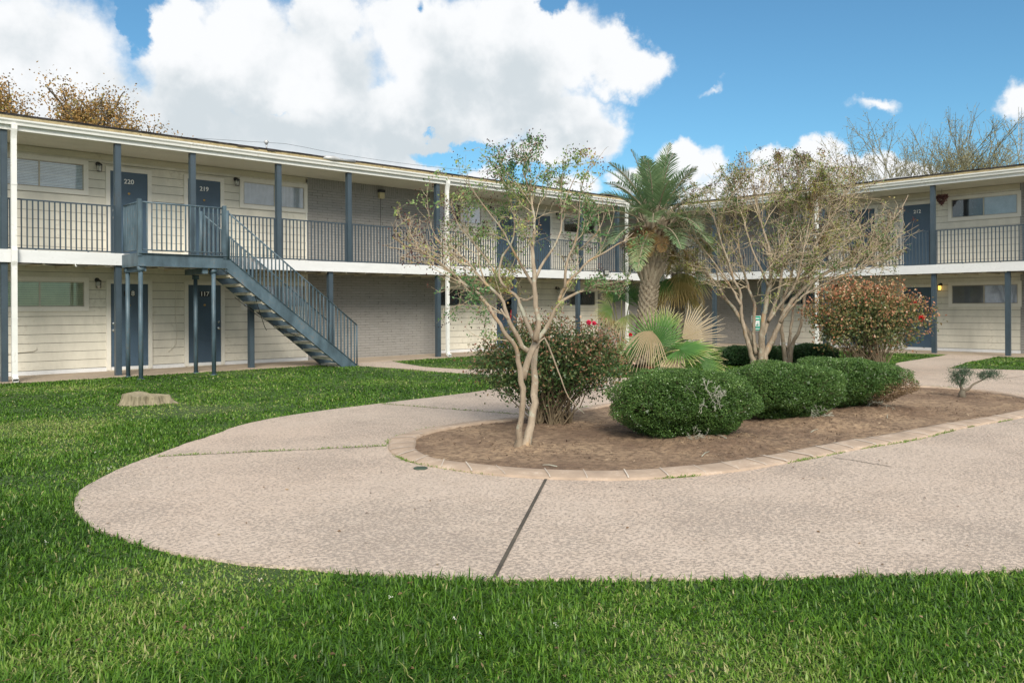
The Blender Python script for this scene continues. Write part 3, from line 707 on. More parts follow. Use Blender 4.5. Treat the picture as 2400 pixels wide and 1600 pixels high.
# slab, soffit, fascia, roof
fbox(fA,'walkway_slab','slab_white',bA,(-6,26.14,.001,dE,2.46,2.69))
fbox(fA,'slab_edge','slab_white',bA,(-6,26.15,dE,dE+.03,2.44,2.70))
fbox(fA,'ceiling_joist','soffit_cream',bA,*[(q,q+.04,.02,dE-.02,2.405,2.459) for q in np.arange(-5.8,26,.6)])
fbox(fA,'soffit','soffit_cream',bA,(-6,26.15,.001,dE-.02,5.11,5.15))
fbox(fA,'frieze_board','soffit_cream',bA,(-6,11.3,.017,.03,4.96,5.108),(-6,11.3,.03,.05,5.06,5.09),(15.8,23.5,.017,.03,4.96,5.108))
fbox(fA,'fascia','gutter_white',bA,(-6,26.16,dE-.02,dE+.02,5.11,5.30))
gutter(fA,bA,-6,26.03,dE+.021)
def roof(f,b,s0,s1,d,seed):
    m=MB(); run=d+9
    for k,(z,dd) in enumerate(((5.36,0),)):
        m.prism([(d+.15,5.385),(d+.15,5.412),(-9,5.412+.07*run),(-9,5.385+.07*run)],lambda a,z,t:f.P(t,a,z),s0,s1)
    r=m.build('roof','shingle_dark',b)
    fbox(f,'drip_edge','flashing_tan',b,(s0,s1,d+.03,d+.135,5.321,5.384))
    # ragged shingle tabs along the eave
    rr=random.Random(seed); t=MB(); q=s0
    while q<s1:
        w=rr.uniform(.1,.3); e=rr.uniform(.15,.17); z=5.413+rr.uniform(0,.004); t.prism([(d+e,z-.003-rr.choice((0,.0,.005,.02,.04))*rr.random()*1.2*(1 if mnoise.noise(Vector((q*.5,s0,0)))>-.05 else 0)),(d+e,z+.006),(d-.1,z+.03),(d-.1,z+.012)],lambda a,zz,tt:f.P(tt,a,zz),q,q+w-.004); q+=w
    t.build('shingle_edge','shingle_dark',b)
roof(fA,bA,-6.3,36.5,dE,3)
for s in (-.6,1.6,3.71,5.88,7.53,9.7,11.74,14.73,17.83,21.01,22.95): post(fA,bA,s,dE-.09,2.695,5.11)
for s in (.6,3.71,5.88,8.96,11.16,14.75,17.83,20.83): post(fA,bA,s,dE-.09,.03,2.46)
downspout(fA,bA,3.86,dE+.02); downspout(fA,bA,14.98,dE+.02); downspout(fA,bA,23.3,dE+.02)
# windows, doors, lights
window(fA,bA,3.77,5.59,4.21,4.81,'blind'); window(fA,bA,3.77,5.59,1.54,2.11,'gblind','lower window with yellow-green closed blinds')
window(fA,bA,.1,1.9,4.21,4.81,'blind'); window(fA,bA,.1,1.9,1.54,2.11,'gblind')
window(fA,bA,9.44,11.2,4.22,4.81,('light','light')); window(fA,bA,9.44,11.2,1.53,2.1,('lav','light'))
window(fA,bA,15.93,17.66,4.22,4.79,('dark','light')); window(fA,bA,15.93,17.66,1.53,2.07,('dark','grey'))
window(fA,bA,21.66,23.36,4.22,4.77,('black','black'),'upper window with a black interior'); window(fA,bA,21.66,23.36,1.53,2.05,('dark','dark'))
door(fA,bA,6.16,7.01,2.71,-1,'220','blue door numbered 220'); door(fA,bA,7.98,8.82,2.71,1,'219','blue door numbered 219')
door(fA,bA,6.16,7.01,.05,-1,'118','blue door numbered 118',plate=True); door(fA,bA,7.98,8.82,.05,1,'117','blue door numbered 117',plate=True)
door(fA,bA,18.34,19.2,2.71,-1); door(fA,bA,20.1,20.95,2.71,1); door(fA,bA,18.34,19.18,.05,1,None,'blue door hung with a dark wreath')
for s,z in ((5.9,4.78),(9.23,4.77),(5.87,2.08),(18.0,4.75),(17.98,2.06),(21.3,4.75),(21.26,2.08)): carriage_light(fA,bA,s,z)
def box_light(f,b,s,z):
    m=MB(); f.box(m,s-.10,s+.10,.03,.16,z+.06,z+.14); o=m.build('box_light','black_metal',b,bevel=.006); m=MB(); f.box(m,s-.085,s+.085,.035,.15,z-.12,z+.058); m.build('lamp_glass','lamp_frosted',o,bevel=.015)
    m=MB(); m.tube([f.P(s,.038,z-.12),f.P(s+.003,.038,z-.8),f.P(s,.038,2.72)],.006,5); m.build('conduit','wire_black',b)
box_light(fA,bA,13.71,4.85)
nb=0
sec=[(-6,-.66,0),(-.54,1.54,0),(1.66,3.65,1),(3.77,5.82,1),(7.72,9.64,1),(9.76,11.68,1),(11.80,14.67,1),(14.79,17.77,0),(17.89,20.95,0),(21.07,22.89,0),(23.01,26.1,0)]
rest_s=[]
for a,b_,s in sec:
    r,ss=railing(fA,bA,a,b_,dE-.09,bool(s))
    if not s: rest_s+=ss
m=MB()
for q in rest_s: fA.box(m,q-.0125,q+.0125,dE-.1025,dE-.0775,2.748,3.72)
m.build('baluster','rail_blue',bA)['kind']='stuff'
wires(fA,bA,-5,5.8,dE-.12,2.44,3,1); wires(fA,bA,5.8,15,dE-.3,2.44,2,2); wires(fA,bA,15,26,dE-.2,2.44,3,5)
m=MB(); m.tube([fA.P(3.2,.03,.62),fA.P(3.6,.035,.5),fA.P(3.95,.035,.50),fA.P(4.3,.035,.545),fA.P(4.55,.035,.56),fA.P(4.62,.03,.60),fA.P(4.62,.02,.64)],.008,5)
m.tube([fA.P(7.62,.03,2.4),fA.P(7.68,.03,2.2),fA.P(7.66,.03,1.5),fA.P(7.70,.03,.9),fA.P(7.66,.035,.6),fA.P(7.55,.035,.48),fA.P(7.48,.03,.42)],.007,5); m.build('cable','siding_cream',bA,True)
m=MB(); m.tube([fA.P(5.0,dE+.02,2.45),fA.P(5.0,dE+.03,2.41),fA.P(5.01,dE+.02,2.385),fA.P(5.03,dE+.03,2.40)],.008,6); m.build('hook','white_plastic',bA,True)
# flood light on slab edge near the inner corner
m=MB(); fA.box(m,22.0,22.26,dE+.06,dE+.12,2.60,2.78); fA.box(m,22.1,22.16,dE+.03,dE+.07,2.58,2.64); o=m.build('flood_light','black_metal',bA,bevel=.01); m=MB(); fA.box(m,22.02,22.24,dE+.121,dE+.124,2.62,2.76); m.build('lamp_glass','lamp_glass',o)
# vent stack and flue on the roof
def vent(f,b,s,d,z,h,r,mat,cap):
    m=MB(); p=f.P(s,d,z); m.tube([p,(p[0],p[1],p[2]+h)],r,10)
    if cap: m.tube([(p[0]+r,p[1],p[2]+h),(p[0]+r*1.1,p[1],p[2]+h+.14)],.02,6); m.tube([(p[0]+r,p[1],p[2]+h+.12),(p[0]+r,p[1],p[2]+h+.2),(p[0]+r,p[1],p[2]+h+.24)],[.03,.075,.03],10)
    m.build('vent_pipe',mat,b,True)
vent(fA,bA,10.3,-.6,5.5,.38,.10,'galv_steel',True); vent(fA,bA,17.1,-1,5.5,.12,.05,'galv_steel',False)
m=MB(); m.tube([fA.P(10.85,dE+.1,5.39),fA.P(11.15,dE+.15,5.40),fA.P(11.35,dE+.16,5.385),fA.P(11.8,dE+.12,5.395)],[.05,.07,.03,.05],8); m.build('roof_patch','galv_steel',bA,True)
# ---------------- right building
fB=Frame('B'); dB=WB-EB
bB=thing('apartment_building','two-storey cream apartment wing with doors 212 and 111 and balcony rail, at right','building',(0,0,0))
segB=[('b',-6,1.0),('s',1.0,2.0),('b',2.0,7.46),('s',7.46,15.23),('b',15.23,18.6),('s',18.6,20.45)]
strip_level(fB,bB,.03,2.46,segB,True); strip_level(fB,bB,2.69,5.11,segB,False)
shell(fB,bB,-6,20.2)
fbox(fB,'walkway_slab','slab_white',bB,(-6,20.49,.001,dB,2.46,2.69)); fbox(fB,'slab_edge','slab_white',bB,(-6,18.92,dB,dB+.03,2.44,2.70))
fbox(fB,'ceiling_joist','soffit_cream',bB,*[(q,q+.04,.02,dB-.02,2.405,2.459) for q in np.arange(-5.8,18.8,.6)])
fbox(fB,'soffit','soffit_cream',bB,(-6,20.49,.001,dB-.02,5.112,5.15))
fbox(fB,'frieze_board','soffit_cream',bB,(7.46,15.23,.017,.03,4.96,5.108),(7.5,15.23,.03,.05,5.06,5.09))
fbox(fB,'fascia','gutter_white',bB,(-6,18.93,dB-.02,dB+.02,5.11,5.30))
gutter(fB,bB,-6,18.83,dB+.021)
roof(fB,bB,-6.3,28,dB,4)
for s in (-.5,1.5,3.6,6.0,9.40,12.81,15.07,17.1): post(fB,bB,s,dB-.09,2.695,5.11)
for s in (.5,3.9,7.39,9.38,12.81,15.07,17.1): post(fB,bB,s,dB-.09,.03,2.46)
downspout(fB,bB,13.02,dB+.02)
window(fB,bB,7.53,9.36,4.22,4.79,('light','dark'),'upper window with dark left sash'); window(fB,bB,7.53,9.36,1.52,2.10,('lav','grey'))
window(fB,bB,13.36,15.12,4.22,4.79,('dark','light')); window(fB,bB,13.36,15.12,1.52,2.05,('grey','dark')); window(fB,bB,18.67,20.2,1.50,2.07,('lav','lav')); window(fB,bB,18.67,20.2,4.22,4.79,('light','dark'))
door(fB,bB,9.96,10.83,2.71,1,'212','blue door numbered 212'); door(fB,bB,9.96,10.83,.03,-1,'111','blue door numbered 111',plate=True)
door(fB,bB,11.76,12.62,2.71,-1); door(fB,bB,11.76,12.62,.03,1)
carriage_light(fB,bB,9.69,2.05,True,'lit wall lantern glowing yellow'); carriage_light(fB,bB,13.09,2.1); carriage_light(fB,bB,13.09,4.75)
for a,b_,s in ((-6,-.56,0),(-.44,1.44,0),(1.56,3.54,0),(3.66,5.94,0),(6.06,9.34,1),(9.46,12.75,1),(12.87,15.01,1),(15.13,17.04,0),(17.16,18.8,0)):
    r,ss=railing(fB,bB,a,b_,dB-.09,bool(s))
    if not s:
        m=MB()
        for q in ss: fB.box(m,q-.0125,q+.0125,dB-.1025,dB-.0775,2.748,3.72)
        m.build('baluster','rail_blue',r)['kind']='stuff'
wires(fB,bB,6,18,dB-.2,2.44,2,8); wires(fB,bB,14.5,18.5,dB-.4,2.40,5,9)
vent(fB,bB,10.6,.2,5.42,.10,.09,'flashing_tan',False)
m=MB(); fB.box(m,10.1,11.1,dB-.3,dB+.05,5.42,5.47); m.build('roof_patch','galv_steel',bB)
# tail of the back of both buildings is closed by their wall cores
# ---------------- staircase
def staircase():
    st=thing('metal_staircase','blue steel outdoor staircase with landing and concrete treads against the left building','staircase',(0,0,0))
    x0,x1,y0,y1=5.93,7.84,17.88,18.92
    def bx(nm,mat,*B,bevel=0,par=st):
        m=MB()
        for b in B: m.box(*b)
        return m.build(nm,mat,par,bevel=bevel)
    bx('landing','stair_blue',(x0,x1,y0,y0+.012,2.385,2.665),(x0,x0+.012,y0+.012,y1,2.385,2.665),(x1-.012,x1,y0+.012,y1,2.385,2.665),(x0,x1,y0-.05,y0-.0005,2.655,2.665),(x0,x1,y0-.05,y0-.0005,2.385,2.397))
    bx('landing_floor','tread_concrete',(x0+.013,x1-.013,y0+.013,y1,2.60,2.655))
    bx('landing_beam','stair_blue',(7.3,7.42,y0+.02,y1,2.26,2.384),(6.0,6.1,y0+.02,y1,2.28,2.384))
    def col(x,y,top):
        m=MB(); m.tube([(x,y,-.01),(x,y,top)],.046,16); m.tube([(x,y,-.01),(x,y,.012)],.075,12); m.box(x-.06,x+.06,y-.06,y+.06,top,top+.1); m.build('column','stair_blue',st,True)
    col(5.99,17.93,2.28); col(6.02,18.83,2.28); col(7.50,18.8,2.16); col(7.56,17.93,2.28)
    slope=.772; xa,za=7.84,2.655
    def stringer(y):
        m=MB()
        top=[(xa,za+.0),(11.22,.03)]; h=.34
        poly=[(xa,za),(11.24,za-slope*(11.24-xa)),(11.24,.0),(10.80,.0),(xa,za-h)]
        m.prism(poly,lambda a,z,t:(a,t,z),y,y+.012)
        # flanges
        for off in (0,-h):
            p=[(xa,za+off),(11.24 if off==0 else 10.80,(za-slope*(11.24-xa)) if off==0 else 0.0)]
            (ax,az_),(bx_,bz)=p
            m.prism([(ax,az_),(bx_,bz),(bx_,bz+.012),(ax,az_+.012)],lambda a,z,t:(a,t,z),y-.03,y+.04)
        return m.build('stringer','stair_blue',st)
    stringer(y0); stringer(18.86)
    for k in range(1,14):
        z=2.655-.2*k+.0; xl=xa+(za-.34-z)/slope+.02
        if z<.02: break
        xl=xa+(2.655-z)/slope-.45
        m=MB(); m.box(xl,xl+.30,y0+.03,18.83,z-.062,z); m.box(xl+.02,xl+.25,y0+.013,y0+.03,z-.085,z-.064); m.build('tread','tread_concrete',st,bevel=.008)
    # railings
    def rail_run(y,xs,zt0,zend,xe,nm='railing',blabel=None):
        m=MB(); zt=lambda x:zt0-slope*(x-xs)
        m.tube([(xs,y,zt(xs)),(xe,y,zt(xe))],.019,8); m.tube([(xe,y,zt(xe)),(xe,y,max(.0,za-slope*(xe-xa)-.05))],.019,8)
        m.box(xs-.03,xs+.03,y-.03,y+.03,2.6,zt(xs)+.03)
        r=m.build(nm,'stair_blue',st,True)
        x=xs+.1
        while x<xe-.04:
            b=MB(); z0=max(.03,za-slope*(x-xa)); b.box(x-.0125,x+.0125,y-.0125,y+.0125,z0-.02 if x>xa else 2.62,zt(x)); b.build('baluster','stair_blue',r); x+=.0975
        return r
    rail_run(y0,7.86,3.665,0,11.25); rail_run(18.86,7.66,3.72,0,11.05)
    def flat(xa_,ya,xb,yb,zt=3.76,zb=2.735):
        m=MB(); m.tube([(xa_,ya,zt-.02),(xb,yb,zt-.02)],.02,8); m.tube([(xa_,ya,zb),(xb,yb,zb)],.014,6); m.tube([(xa_,ya,zb-.01),(xa_,ya,zt-.01)],.015,6); m.tube([(xb,yb,zb-.01),(xb,yb,zt-.01)],.015,6)
        r=m.build('railing','stair_blue',st,True); Ld=math.hypot(xb-xa_,yb-ya); n=int(Ld/.1)
        for i in range(n):
            t=(i+.5)/n; x=xa_+(xb-xa_)*t;y=ya+(yb-ya)*t; b=MB(); b.box(x-.0125,x+.0125,y-.0125,y+.0125,zb,zt-.02); b.build('baluster','stair_blue',r)
        return r
    flat(5.96,y0+.03,5.96,18.87); flat(5.96,y0+.02,7.80,y0+.02)
    for (x,y) in ((5.96,y0+.02),(7.80,y0+.02)): bx('newel_post','stair_blue',(x-.04,x+.04,y-.04,y+.04,2.6,3.80),bevel=.004)
    m=MB(); m.tube([(8.5,18.0,2.03),(8.75,18.2,1.5),(9.0,18.4,1.05),(9.1,18.5,.95)],.008,5); m.tube([(8.3,18.5,1.75),(8.8,18.3,1.3),(9.4,18.2,.95),(9.9,18.1,.7)],.008,5); m.build('cable','wire_black',st,True)
staircase()
# ---------------- hung wreaths, sign
def ring_wreath(name,label,f,s,d,z,r,mat,leafmat,n,heart=False):
    t=thing(name,label,'wreath',f.P(s,d,z)); c=np.array(f.P(s,d,z))
    P=[]
    for _ in range(n):
        a=random.uniform(0,2*math.pi); q=r*(1+.22*random.gauss(0,1)*.6)
        ds,dz=q*math.cos(a),q*math.sin(a)
        if heart: 
            tt=a; ds=r*1.05*(math.sin(tt)**3)+random.gauss(0,.02); dz=r*(.8*math.cos(tt)-.33*math.cos(2*tt)-.12*math.cos(3*tt))+random.gauss(0,.02)
        P.append(np.array(f.P(s+ds,d+random.gauss(0,.02),z+dz))-c)
    o=leaves('foliage',np.array(P),.07,.03,leafmat,t); return t
leafm('wreath_leaf',[(0,(.012,.014,.01)),(.85,(.03,.03,.025)),(.93,(.35,.30,.10)),(1,(.25,.4,.38))],.6,.05)
leafm('vine_leaf',[(0,(.10,.04,.04)),(1,(.30,.15,.13))],.8,.05)
w=ring_wreath('door_wreath','round dark wreath with red ribbon on the blue door at ground floor of left building',fA,18.98,.07,1.52,.15,'x','wreath_leaf',800)
m=MB(); 
for ds,zz in ((-.04,0),(.03,.02)): m.tube([(ds*.5,-.03,-.14),(ds,-.05,-.22),(ds*1.6,-.04,-.38),(ds*1.2,-.03,-.50)],[.03,.035,.03,.012],6)
m.build('ribbon','ribbon_red',w,True)
w=ring_wreath('heart_wreath','brown vine heart wreath hanging from the soffit beside door 212',fB,9.50,.45,4.80,.13,'x','vine_leaf',700,True)
m=MB(); m.tube([(0,0,.08),(0,0,.31)],.005,5); m.build('hanging_cord','wreath_vine',w)
def sign():
    x,y=22.82,13.18
    # placed on the line of sight of the lower rear posts, just in front of the walkway
    t=thing('pet_sign','green and white notice sign on a thin dark post behind the crape myrtle','sign',(x,y,0))
    m=MB(); m.tube([(0,0,0),(0,0,1.35)],.03,8); m.build('sign_post','post_blue',t)
    D=np.array([-x,-y,0]);D/=np.linalg.norm(D);S=np.array([-D[1],D[0],0])
    def q(nm,mat,u0,u1,z0,z1,off):
        m=MB(); m.prism([(u0,z0),(u1,z0),(u1,z1),(u0,z1)],lambda a,z,tt:tuple(S*a+D*(off+tt)+np.array([0,0,z])),0,.004); return m.build(nm,mat,t)
    q('sign_border','white_plastic',-.30,-.03,.72,1.18,.030); q('sign_panel','sign_green',-.29,-.04,.73,1.17,.0345)
    q('sign_symbol','white_plastic',-.26,-.07,.85,1.03,.039)
    m=MB(); ax=lambda a,zz,tt:tuple(S*a+D*(.0435+tt)+np.array([0,0,zz]))
    for (u,z,r) in ((-.21,.99,.02),(-.12,.94,.018)): m.prism([(u+r*math.cos(k),z+r*math.sin(k)) for k in np.linspace(0,2*math.pi,10,endpoint=False)],ax,0,.003)
    m.prism([(-.235,.87),(-.19,.87),(-.19,.965),(-.235,.965)],ax,0,.003); m.prism([(-.165,.87),(-.10,.87),(-.10,.91),(-.165,.91)],ax,0,.003)
    m.build('sign_pictogram','sign_green',t); q('sign_text_bar','white_plastic',-.26,-.07,1.08,1.11,.039); q('sign_text_bar','white_plastic',-.26,-.07,.765,.79,.039)
sign()
# ================================================================ vegetation
def scr(px,py,t):
    """point seen at photo position px,py and standing t metres in front of the camera plane"""
    X=px-1200-.0046*(py-718.1); Y=py-718.1+.0046*(px-1200)
    p=(FW+RT*X/1911)*t; return np.array([p[0],p[1],1.5-Y/1911*t])
def gpt(px,t):
    p=scr(px,720,t); return (p[0],p[1])
def resamp(P,step):
    P=crom(P,6); d=np.concatenate([[0],np.cumsum(np.linalg.norm(np.diff(P,axis=0),axis=1))]); n=max(3,int(d[-1]/step)); q=np.linspace(0,d[-1],n)
    return np.stack([np.interp(q,d,P[:,k]) for k in range(P.shape[1])],1)
def myrtle(name,label,base_px,base_t,limbs,radii,seed,n_shoot,slen,leafn,podn,height_top,crown_c,leafmat='leaf_myrtle',twr=.0035,bias=.9,sub=5,group=None,cull=None):
    Kc=scr(cull[0],cull[1],base_t); Kx=cull[2]/1911*base_t; Kz=cull[3]/1911*base_t
    def inside(q):
        d=q-Kc; uu=d[0]*RT[0]+d[1]*RT[1]; vv=d[0]*FW[0]+d[1]*FW[1]; zz=d[2]
        return (uu/Kx)**2+(vv/Kx)**2+(zz/Kz)**2<(1+.22*mnoise.noise(Vector((uu*2.5,vv*2.5,zz*2.5))))**2
    rr=np.random.default_rng(seed); b=scr(*base_px,base_t); b[2]=0
    t=thing(name,label,'tree',tuple(b),group); trunk=MB(); A=[];B=[];RA=[];RB=[]; tips=[]; nodes=[]
    cc=np.array(crown_c)
    for li,(pts,(r0,r1)) in enumerate(zip(limbs,radii)):
        ph=rr.uniform(-1,1,3); P=[]
        for (px,py) in pts:
            u=(px-base_px[0])/1911*base_t; zf=max(0,(base_px[1]-py)/1911*base_t)
            w=ph[0]*min(1,zf/2.2)*.75+ph[1]*.2*math.sin(zf*1.3+ph[2]*3)*min(1,zf)
            P.append(scr(px,py,base_t+w))
        P=resamp(P,.07); 
        if P[0][2]<.35: P[0][2]=-.03
        n=len(P); rad=r0+(r1-r0)*np.linspace(0,1,n)**.8
        if P[0][2]<.1: rad=rad+np.array([.04*math.exp(-k*.07/.08) for k in range(n)])*min(1,r0/.045)
        k=rr.normal(size=(n,3))*np.minimum(.006,rad[:,None]*.2); k[0]=0
        trunk.tube([tuple(p) for p in P-b+k],list(rad),10,jit=.28)
        for i in range(n): nodes.append((P[i],(P[min(i+1,n-1)]-P[max(i-1,0)]),rad[i],i/n))
    trunk.build('trunk','bark_myrtle',t,True)
    cand=[q for q in nodes if q[0][2]>cc[2]*.62 and q[3]>.25]
    wts=np.array([.3+q[3] for q in cand]); wts/=wts.sum()
    def shoot(p,d,L,r,lev):
        n=4 if lev<2 else 3; q=p.copy(); d=d/np.linalg.norm(d)
        cur=rr.normal(size=3)*.16
        for i in range(n):
            d=d+cur*.5+rr.normal(size=3)*.13+np.array([0,0,.05]); d/=np.linalg.norm(d); q2=q+d*L/n
            if not inside(q2) and rr.random()<.86: break
            A.append(q);B.append(q2);RA.append(r*(1-i/n*.6));RB.append(r*(1-(i+1)/n*.6))
            if lev<2:
                for _ in range(rr.integers(0,3) if lev==1 else max(1,sub//4+rr.integers(0,2))):
                    dd=d*.8+rr.normal(size=3)*.62+np.array([0,0,.10]); shoot(q2,dd,L*rr.uniform(.3,.6),r*.6,lev+1)
            q=q2
        tips.append((q,d,lev))
    for _ in range(n_shoot):
        q=cand[rr.choice(len(cand),p=wts)]; out=q[0]-cc; out[2]*=.6; out=out/max(.2,np.linalg.norm(out)); dl=q[1]/max(1e-6,np.linalg.norm(q[1]))
        d=dl*.7+out*bias*.8+np.array([0,0,.42])+rr.normal(size=3)*.5
        L=slen*rr.uniform(.45,1.25); 
        top=height_top-q[0][2]
        if d[2]/np.linalg.norm(d)*L>top: L=max(.12,top*1.0)
        shoot(q[0],d,L,min(q[2]*.6,twr*2.2),0)
    A=np.array(A)-b;B=np.array(B)-b; sticks('branches',A,B,np.maximum(np.array(RA),twr*.55),np.maximum(np.array(RB),twr*.4),'bark_twig',t,4)
    TP=np.array([x[0] for x in tips])-b; TD=np.array([x[1] for x in tips])
    # leaves come in patches through the crown
    pn=np.array([mnoise.noise(Vector(p*1.6)) for p in B]); w=np.clip(pn+.4,0.05,None); w/=w.sum()
    i=rr.choice(len(B),leafn,p=w); P=A[i]+(B[i]-A[i])*rr.random((leafn,1))+rr.normal(size=(leafn,3))*.02
    hue=np.array([mnoise.noise(Vector(p*1.1+np.array([5,5,5]))) for p in P]); r=np.clip(.4+hue*.9+.16*rr.normal(size=leafn),0,1)
    ls=(base_t/8.45)**.55; leaves('foliage',P,rr.uniform(.022,.046,leafn)*ls,rr.uniform(.013,.024,leafn)*ls,leafmat,t,None,None,r,rg=rr)
    j=rr.choice(len(TP),podn//5); P=np.repeat(TP[j],5,0)+rr.normal(size=(len(j)*5,3))*np.array([.035,.035,.045]); n=len(P)
    s=rr.uniform(.009,.016,n)*base_t**.5/2.9
    P2=np.concatenate([P,P,P]); D=np.concatenate([np.tile([[1.,0,0]],(n,1)),np.tile([[0,1.,0]],(n,1)),np.tile([[0,0,1.]],(n,1))]); s3=np.tile(s,3)
    Nn=np.concatenate([np.tile([[0,0,1.]],(n,1)),np.tile([[1.,0,0]],(n,1)),np.tile([[0,1.,0]],(n,1))])
    leaves('seed_pods',P2-D*s3[:,None]*.5,s3*1.3,s3*1.2,'seedpod',t,D,Nn,np.tile(rr.random(n),3),0,rr)
    return t
def c1(*p): return [(900+x/1.96,300+y/1.96) for x,y in p]
L1=[c1((618,1492),(618,1420),(628,1330),(640,1240),(634,1150),(618,1080),(610,1010),(560,945),(520,880),(480,822),(440,770),(385,730),(330,680),(250,615),(180,570),(110,545),(40,500)),
    c1((640,1150),(655,1090),(675,1030),(692,985)),
    c1((640,1492),(668,1400),(686,1300),(690,1200),(690,1100),(694,1000),(694,970)),
    c1((690,1020),(655,1020),(625,980),(585,905),(560,850),(552,800),(520,760),(470,720),(420,660),(370,600),(290,560),(230,500)),
    c1((694,975),(672,930),(650,870),(622,800),(600,765),(560,735),(520,680),(470,600),(400,520),(340,440),(310,350)),
    c1((697,975),(706,900),(702,830),(692,760),(690,660),(682,560),(690,450),(680,350),(660,260),(640,180),(700,60)),
    c1((700,980),(745,920),(775,860),(800,812),(850,775),(900,750),(960,728),(1040,712),(1110,700)),
    c1((802,810),(815,760),(850,700),(890,665),(940,610),(1000,580),(1080,530),(1160,500)),
    c1((692,740),(668,690),(625,620),(580,540),(545,470),(490,400),(440,330),(370,240)),
    c1((830,735),(835,660),(850,590),(880,520),(895,420),(900,320),(920,230),(955,150)),
    c1((691,700),(730,620),(780,550),(812,470),(820,380),(850,290),(880,220)),
    c1((560,735),(530,690),(540,600),(590,520),(600,430),(580,330),(520,200),(440,110)),
    c1((700,1010),(735,960),(770,1040),(810,1140),(850,1240),(920,1310)),
    c1((692,770),(640,800),(632,790)), c1((570,880),(545,845),(535,830)),
    c1((850,590),(920,540),(980,480),(1010,400),(1000,320)),
    c1((470,720),(440,640),(430,560),(380,470),(350,400))]
R1=[(.044,.008),(.042,.038),(.048,.04),(.034,.006),(.030,.005),(.040,.004),(.033,.005),(.024,.005),(.020,.004),(.020,.004),(.020,.004),(.017,.003),(.014,.004),(.016,.013),(.014,.012),(.012,.004),(.012,.004)]
R1=[(a*.87,b_*.87) for a,b_ in R1]
myrtle('crape_myrtle','crape myrtle with pale forked trunks and sparse twigs at rounded front end of planter',(1216,1058),8.45,L1,R1,3,100,.60,7500,2800,3.35,tuple(scr(1250,640,8.45)),twr=.0025,sub=5,cull=(1215,575,305,235))
def c3(*p): return [(1560+x/2.903,340+y/2.903) for x,y in p]
L2=[c3((640,1492),(615,1400),(570,1290),(520,1200),(470,1120),(410,1050),(370,980),(320,920),(250,840),(170,760),(90,690),(10,600),(-60,520)),
    c3((650,1495),(652,1400),(655,1300),(660,1200),(680,1110),(690,1020),(712,930),(715,800),(700,700),(670,600),(640,480),(620,380),(600,280)),
    c3((665,1440),(720,1340),(770,1230),(820,1120),(880,1040),(960,960),(1060,890),(1180,820),(1300,760),(1420,660),(1520,540),(1600,440),(1650,340)),
    c3((600,1495),(575,1400),(545,1290),(520,1180),(512,1080),(505,1000),(460,900),(430,800),(390,700),(350,560),(310,450),(270,330)),
    c3((610,1420),(600,1300),(600,1180),(605,1090),(560,960),(525,830),(500,700),(485,560),(470,420),(440,280)),
    c3((655,1320),(700,1190),(745,1080),(770,990),(790,860),(790,700),(780,560),(775,420),(785,280),(765,130)),
    c3((700,1200),(760,1110),(830,1030),(890,930),(950,800),(1040,640),(1120,500),(1200,380),(1280,240)),
    c3((510,1090),(440,960),(370,860),(300,760),(200,650),(120,560),(30,420)),
    c3((780,1210),(850,1110),(930,1030),(1050,960),(1200,890),(1350,830),(1500,760),(1640,700)),
    c3((700,960),(650,850),(600,740),(560,620),(530,480),(540,330)),
    c3((790,760),(830,640),(870,500),(900,360),(900,220),(890,80)),
    c3((960,960),(1020,820),(1100,700),(1200,600),(1320,500),(1400,380)),
    c3((410,1050),(360,940),(340,820),(290,700),(230,560),(180,420),(120,300)),
    c3((890,930),(930,760),(960,600),(990,440),(1000,300))]
R2=[(.075,.012),(.085,.010),(.075,.010),(.06,.010),(.05,.010),(.05,.008),(.04,.008),(.03,.008),(.035,.008),(.03,.008),(.025,.007),(.025,.007),(.025,.007),(.022,.007)]
myrtle('crape_myrtle','large twiggy crape myrtle with many trunks behind the clipped boxwoods',(1784,864),19.3,L2,R2,5,230,1.15,14000,6500,5.2,tuple(scr(1790,600,19.3)),twr=.0058,sub=5,leafmat='leaf_myrtle_lime',cull=(1825,575,275,222))
L3=[c3((822,1500),(805,1400),(792,1280),(790,1170),(800,1060),(840,940),(870,800),(860,650),(880,480),(930,330)),
    c3((828,1490),(840,1380),(850,1260),(870,1140),(890,1040),(950,900),(1010,760),(1080,600),(1130,430)),
    c3((838,1440),(880,1320),(915,1240),(935,1130),(950,1020),(1010,930),(1120,860),(1260,800),(1400,700),(1500,560))]
myrtle('crape_myrtle','slender pinkish three-stemmed crape myrtle just right of the big one, by hedge',(1846,862),19.8,L3,[(.06,.01),(.045,.01),(.05,.01)],8,90,1.0,3500,1800,5.0,tuple(scr(1850,620,19.8)),twr=.006,sub=5,cull=(1880,580,230,210))
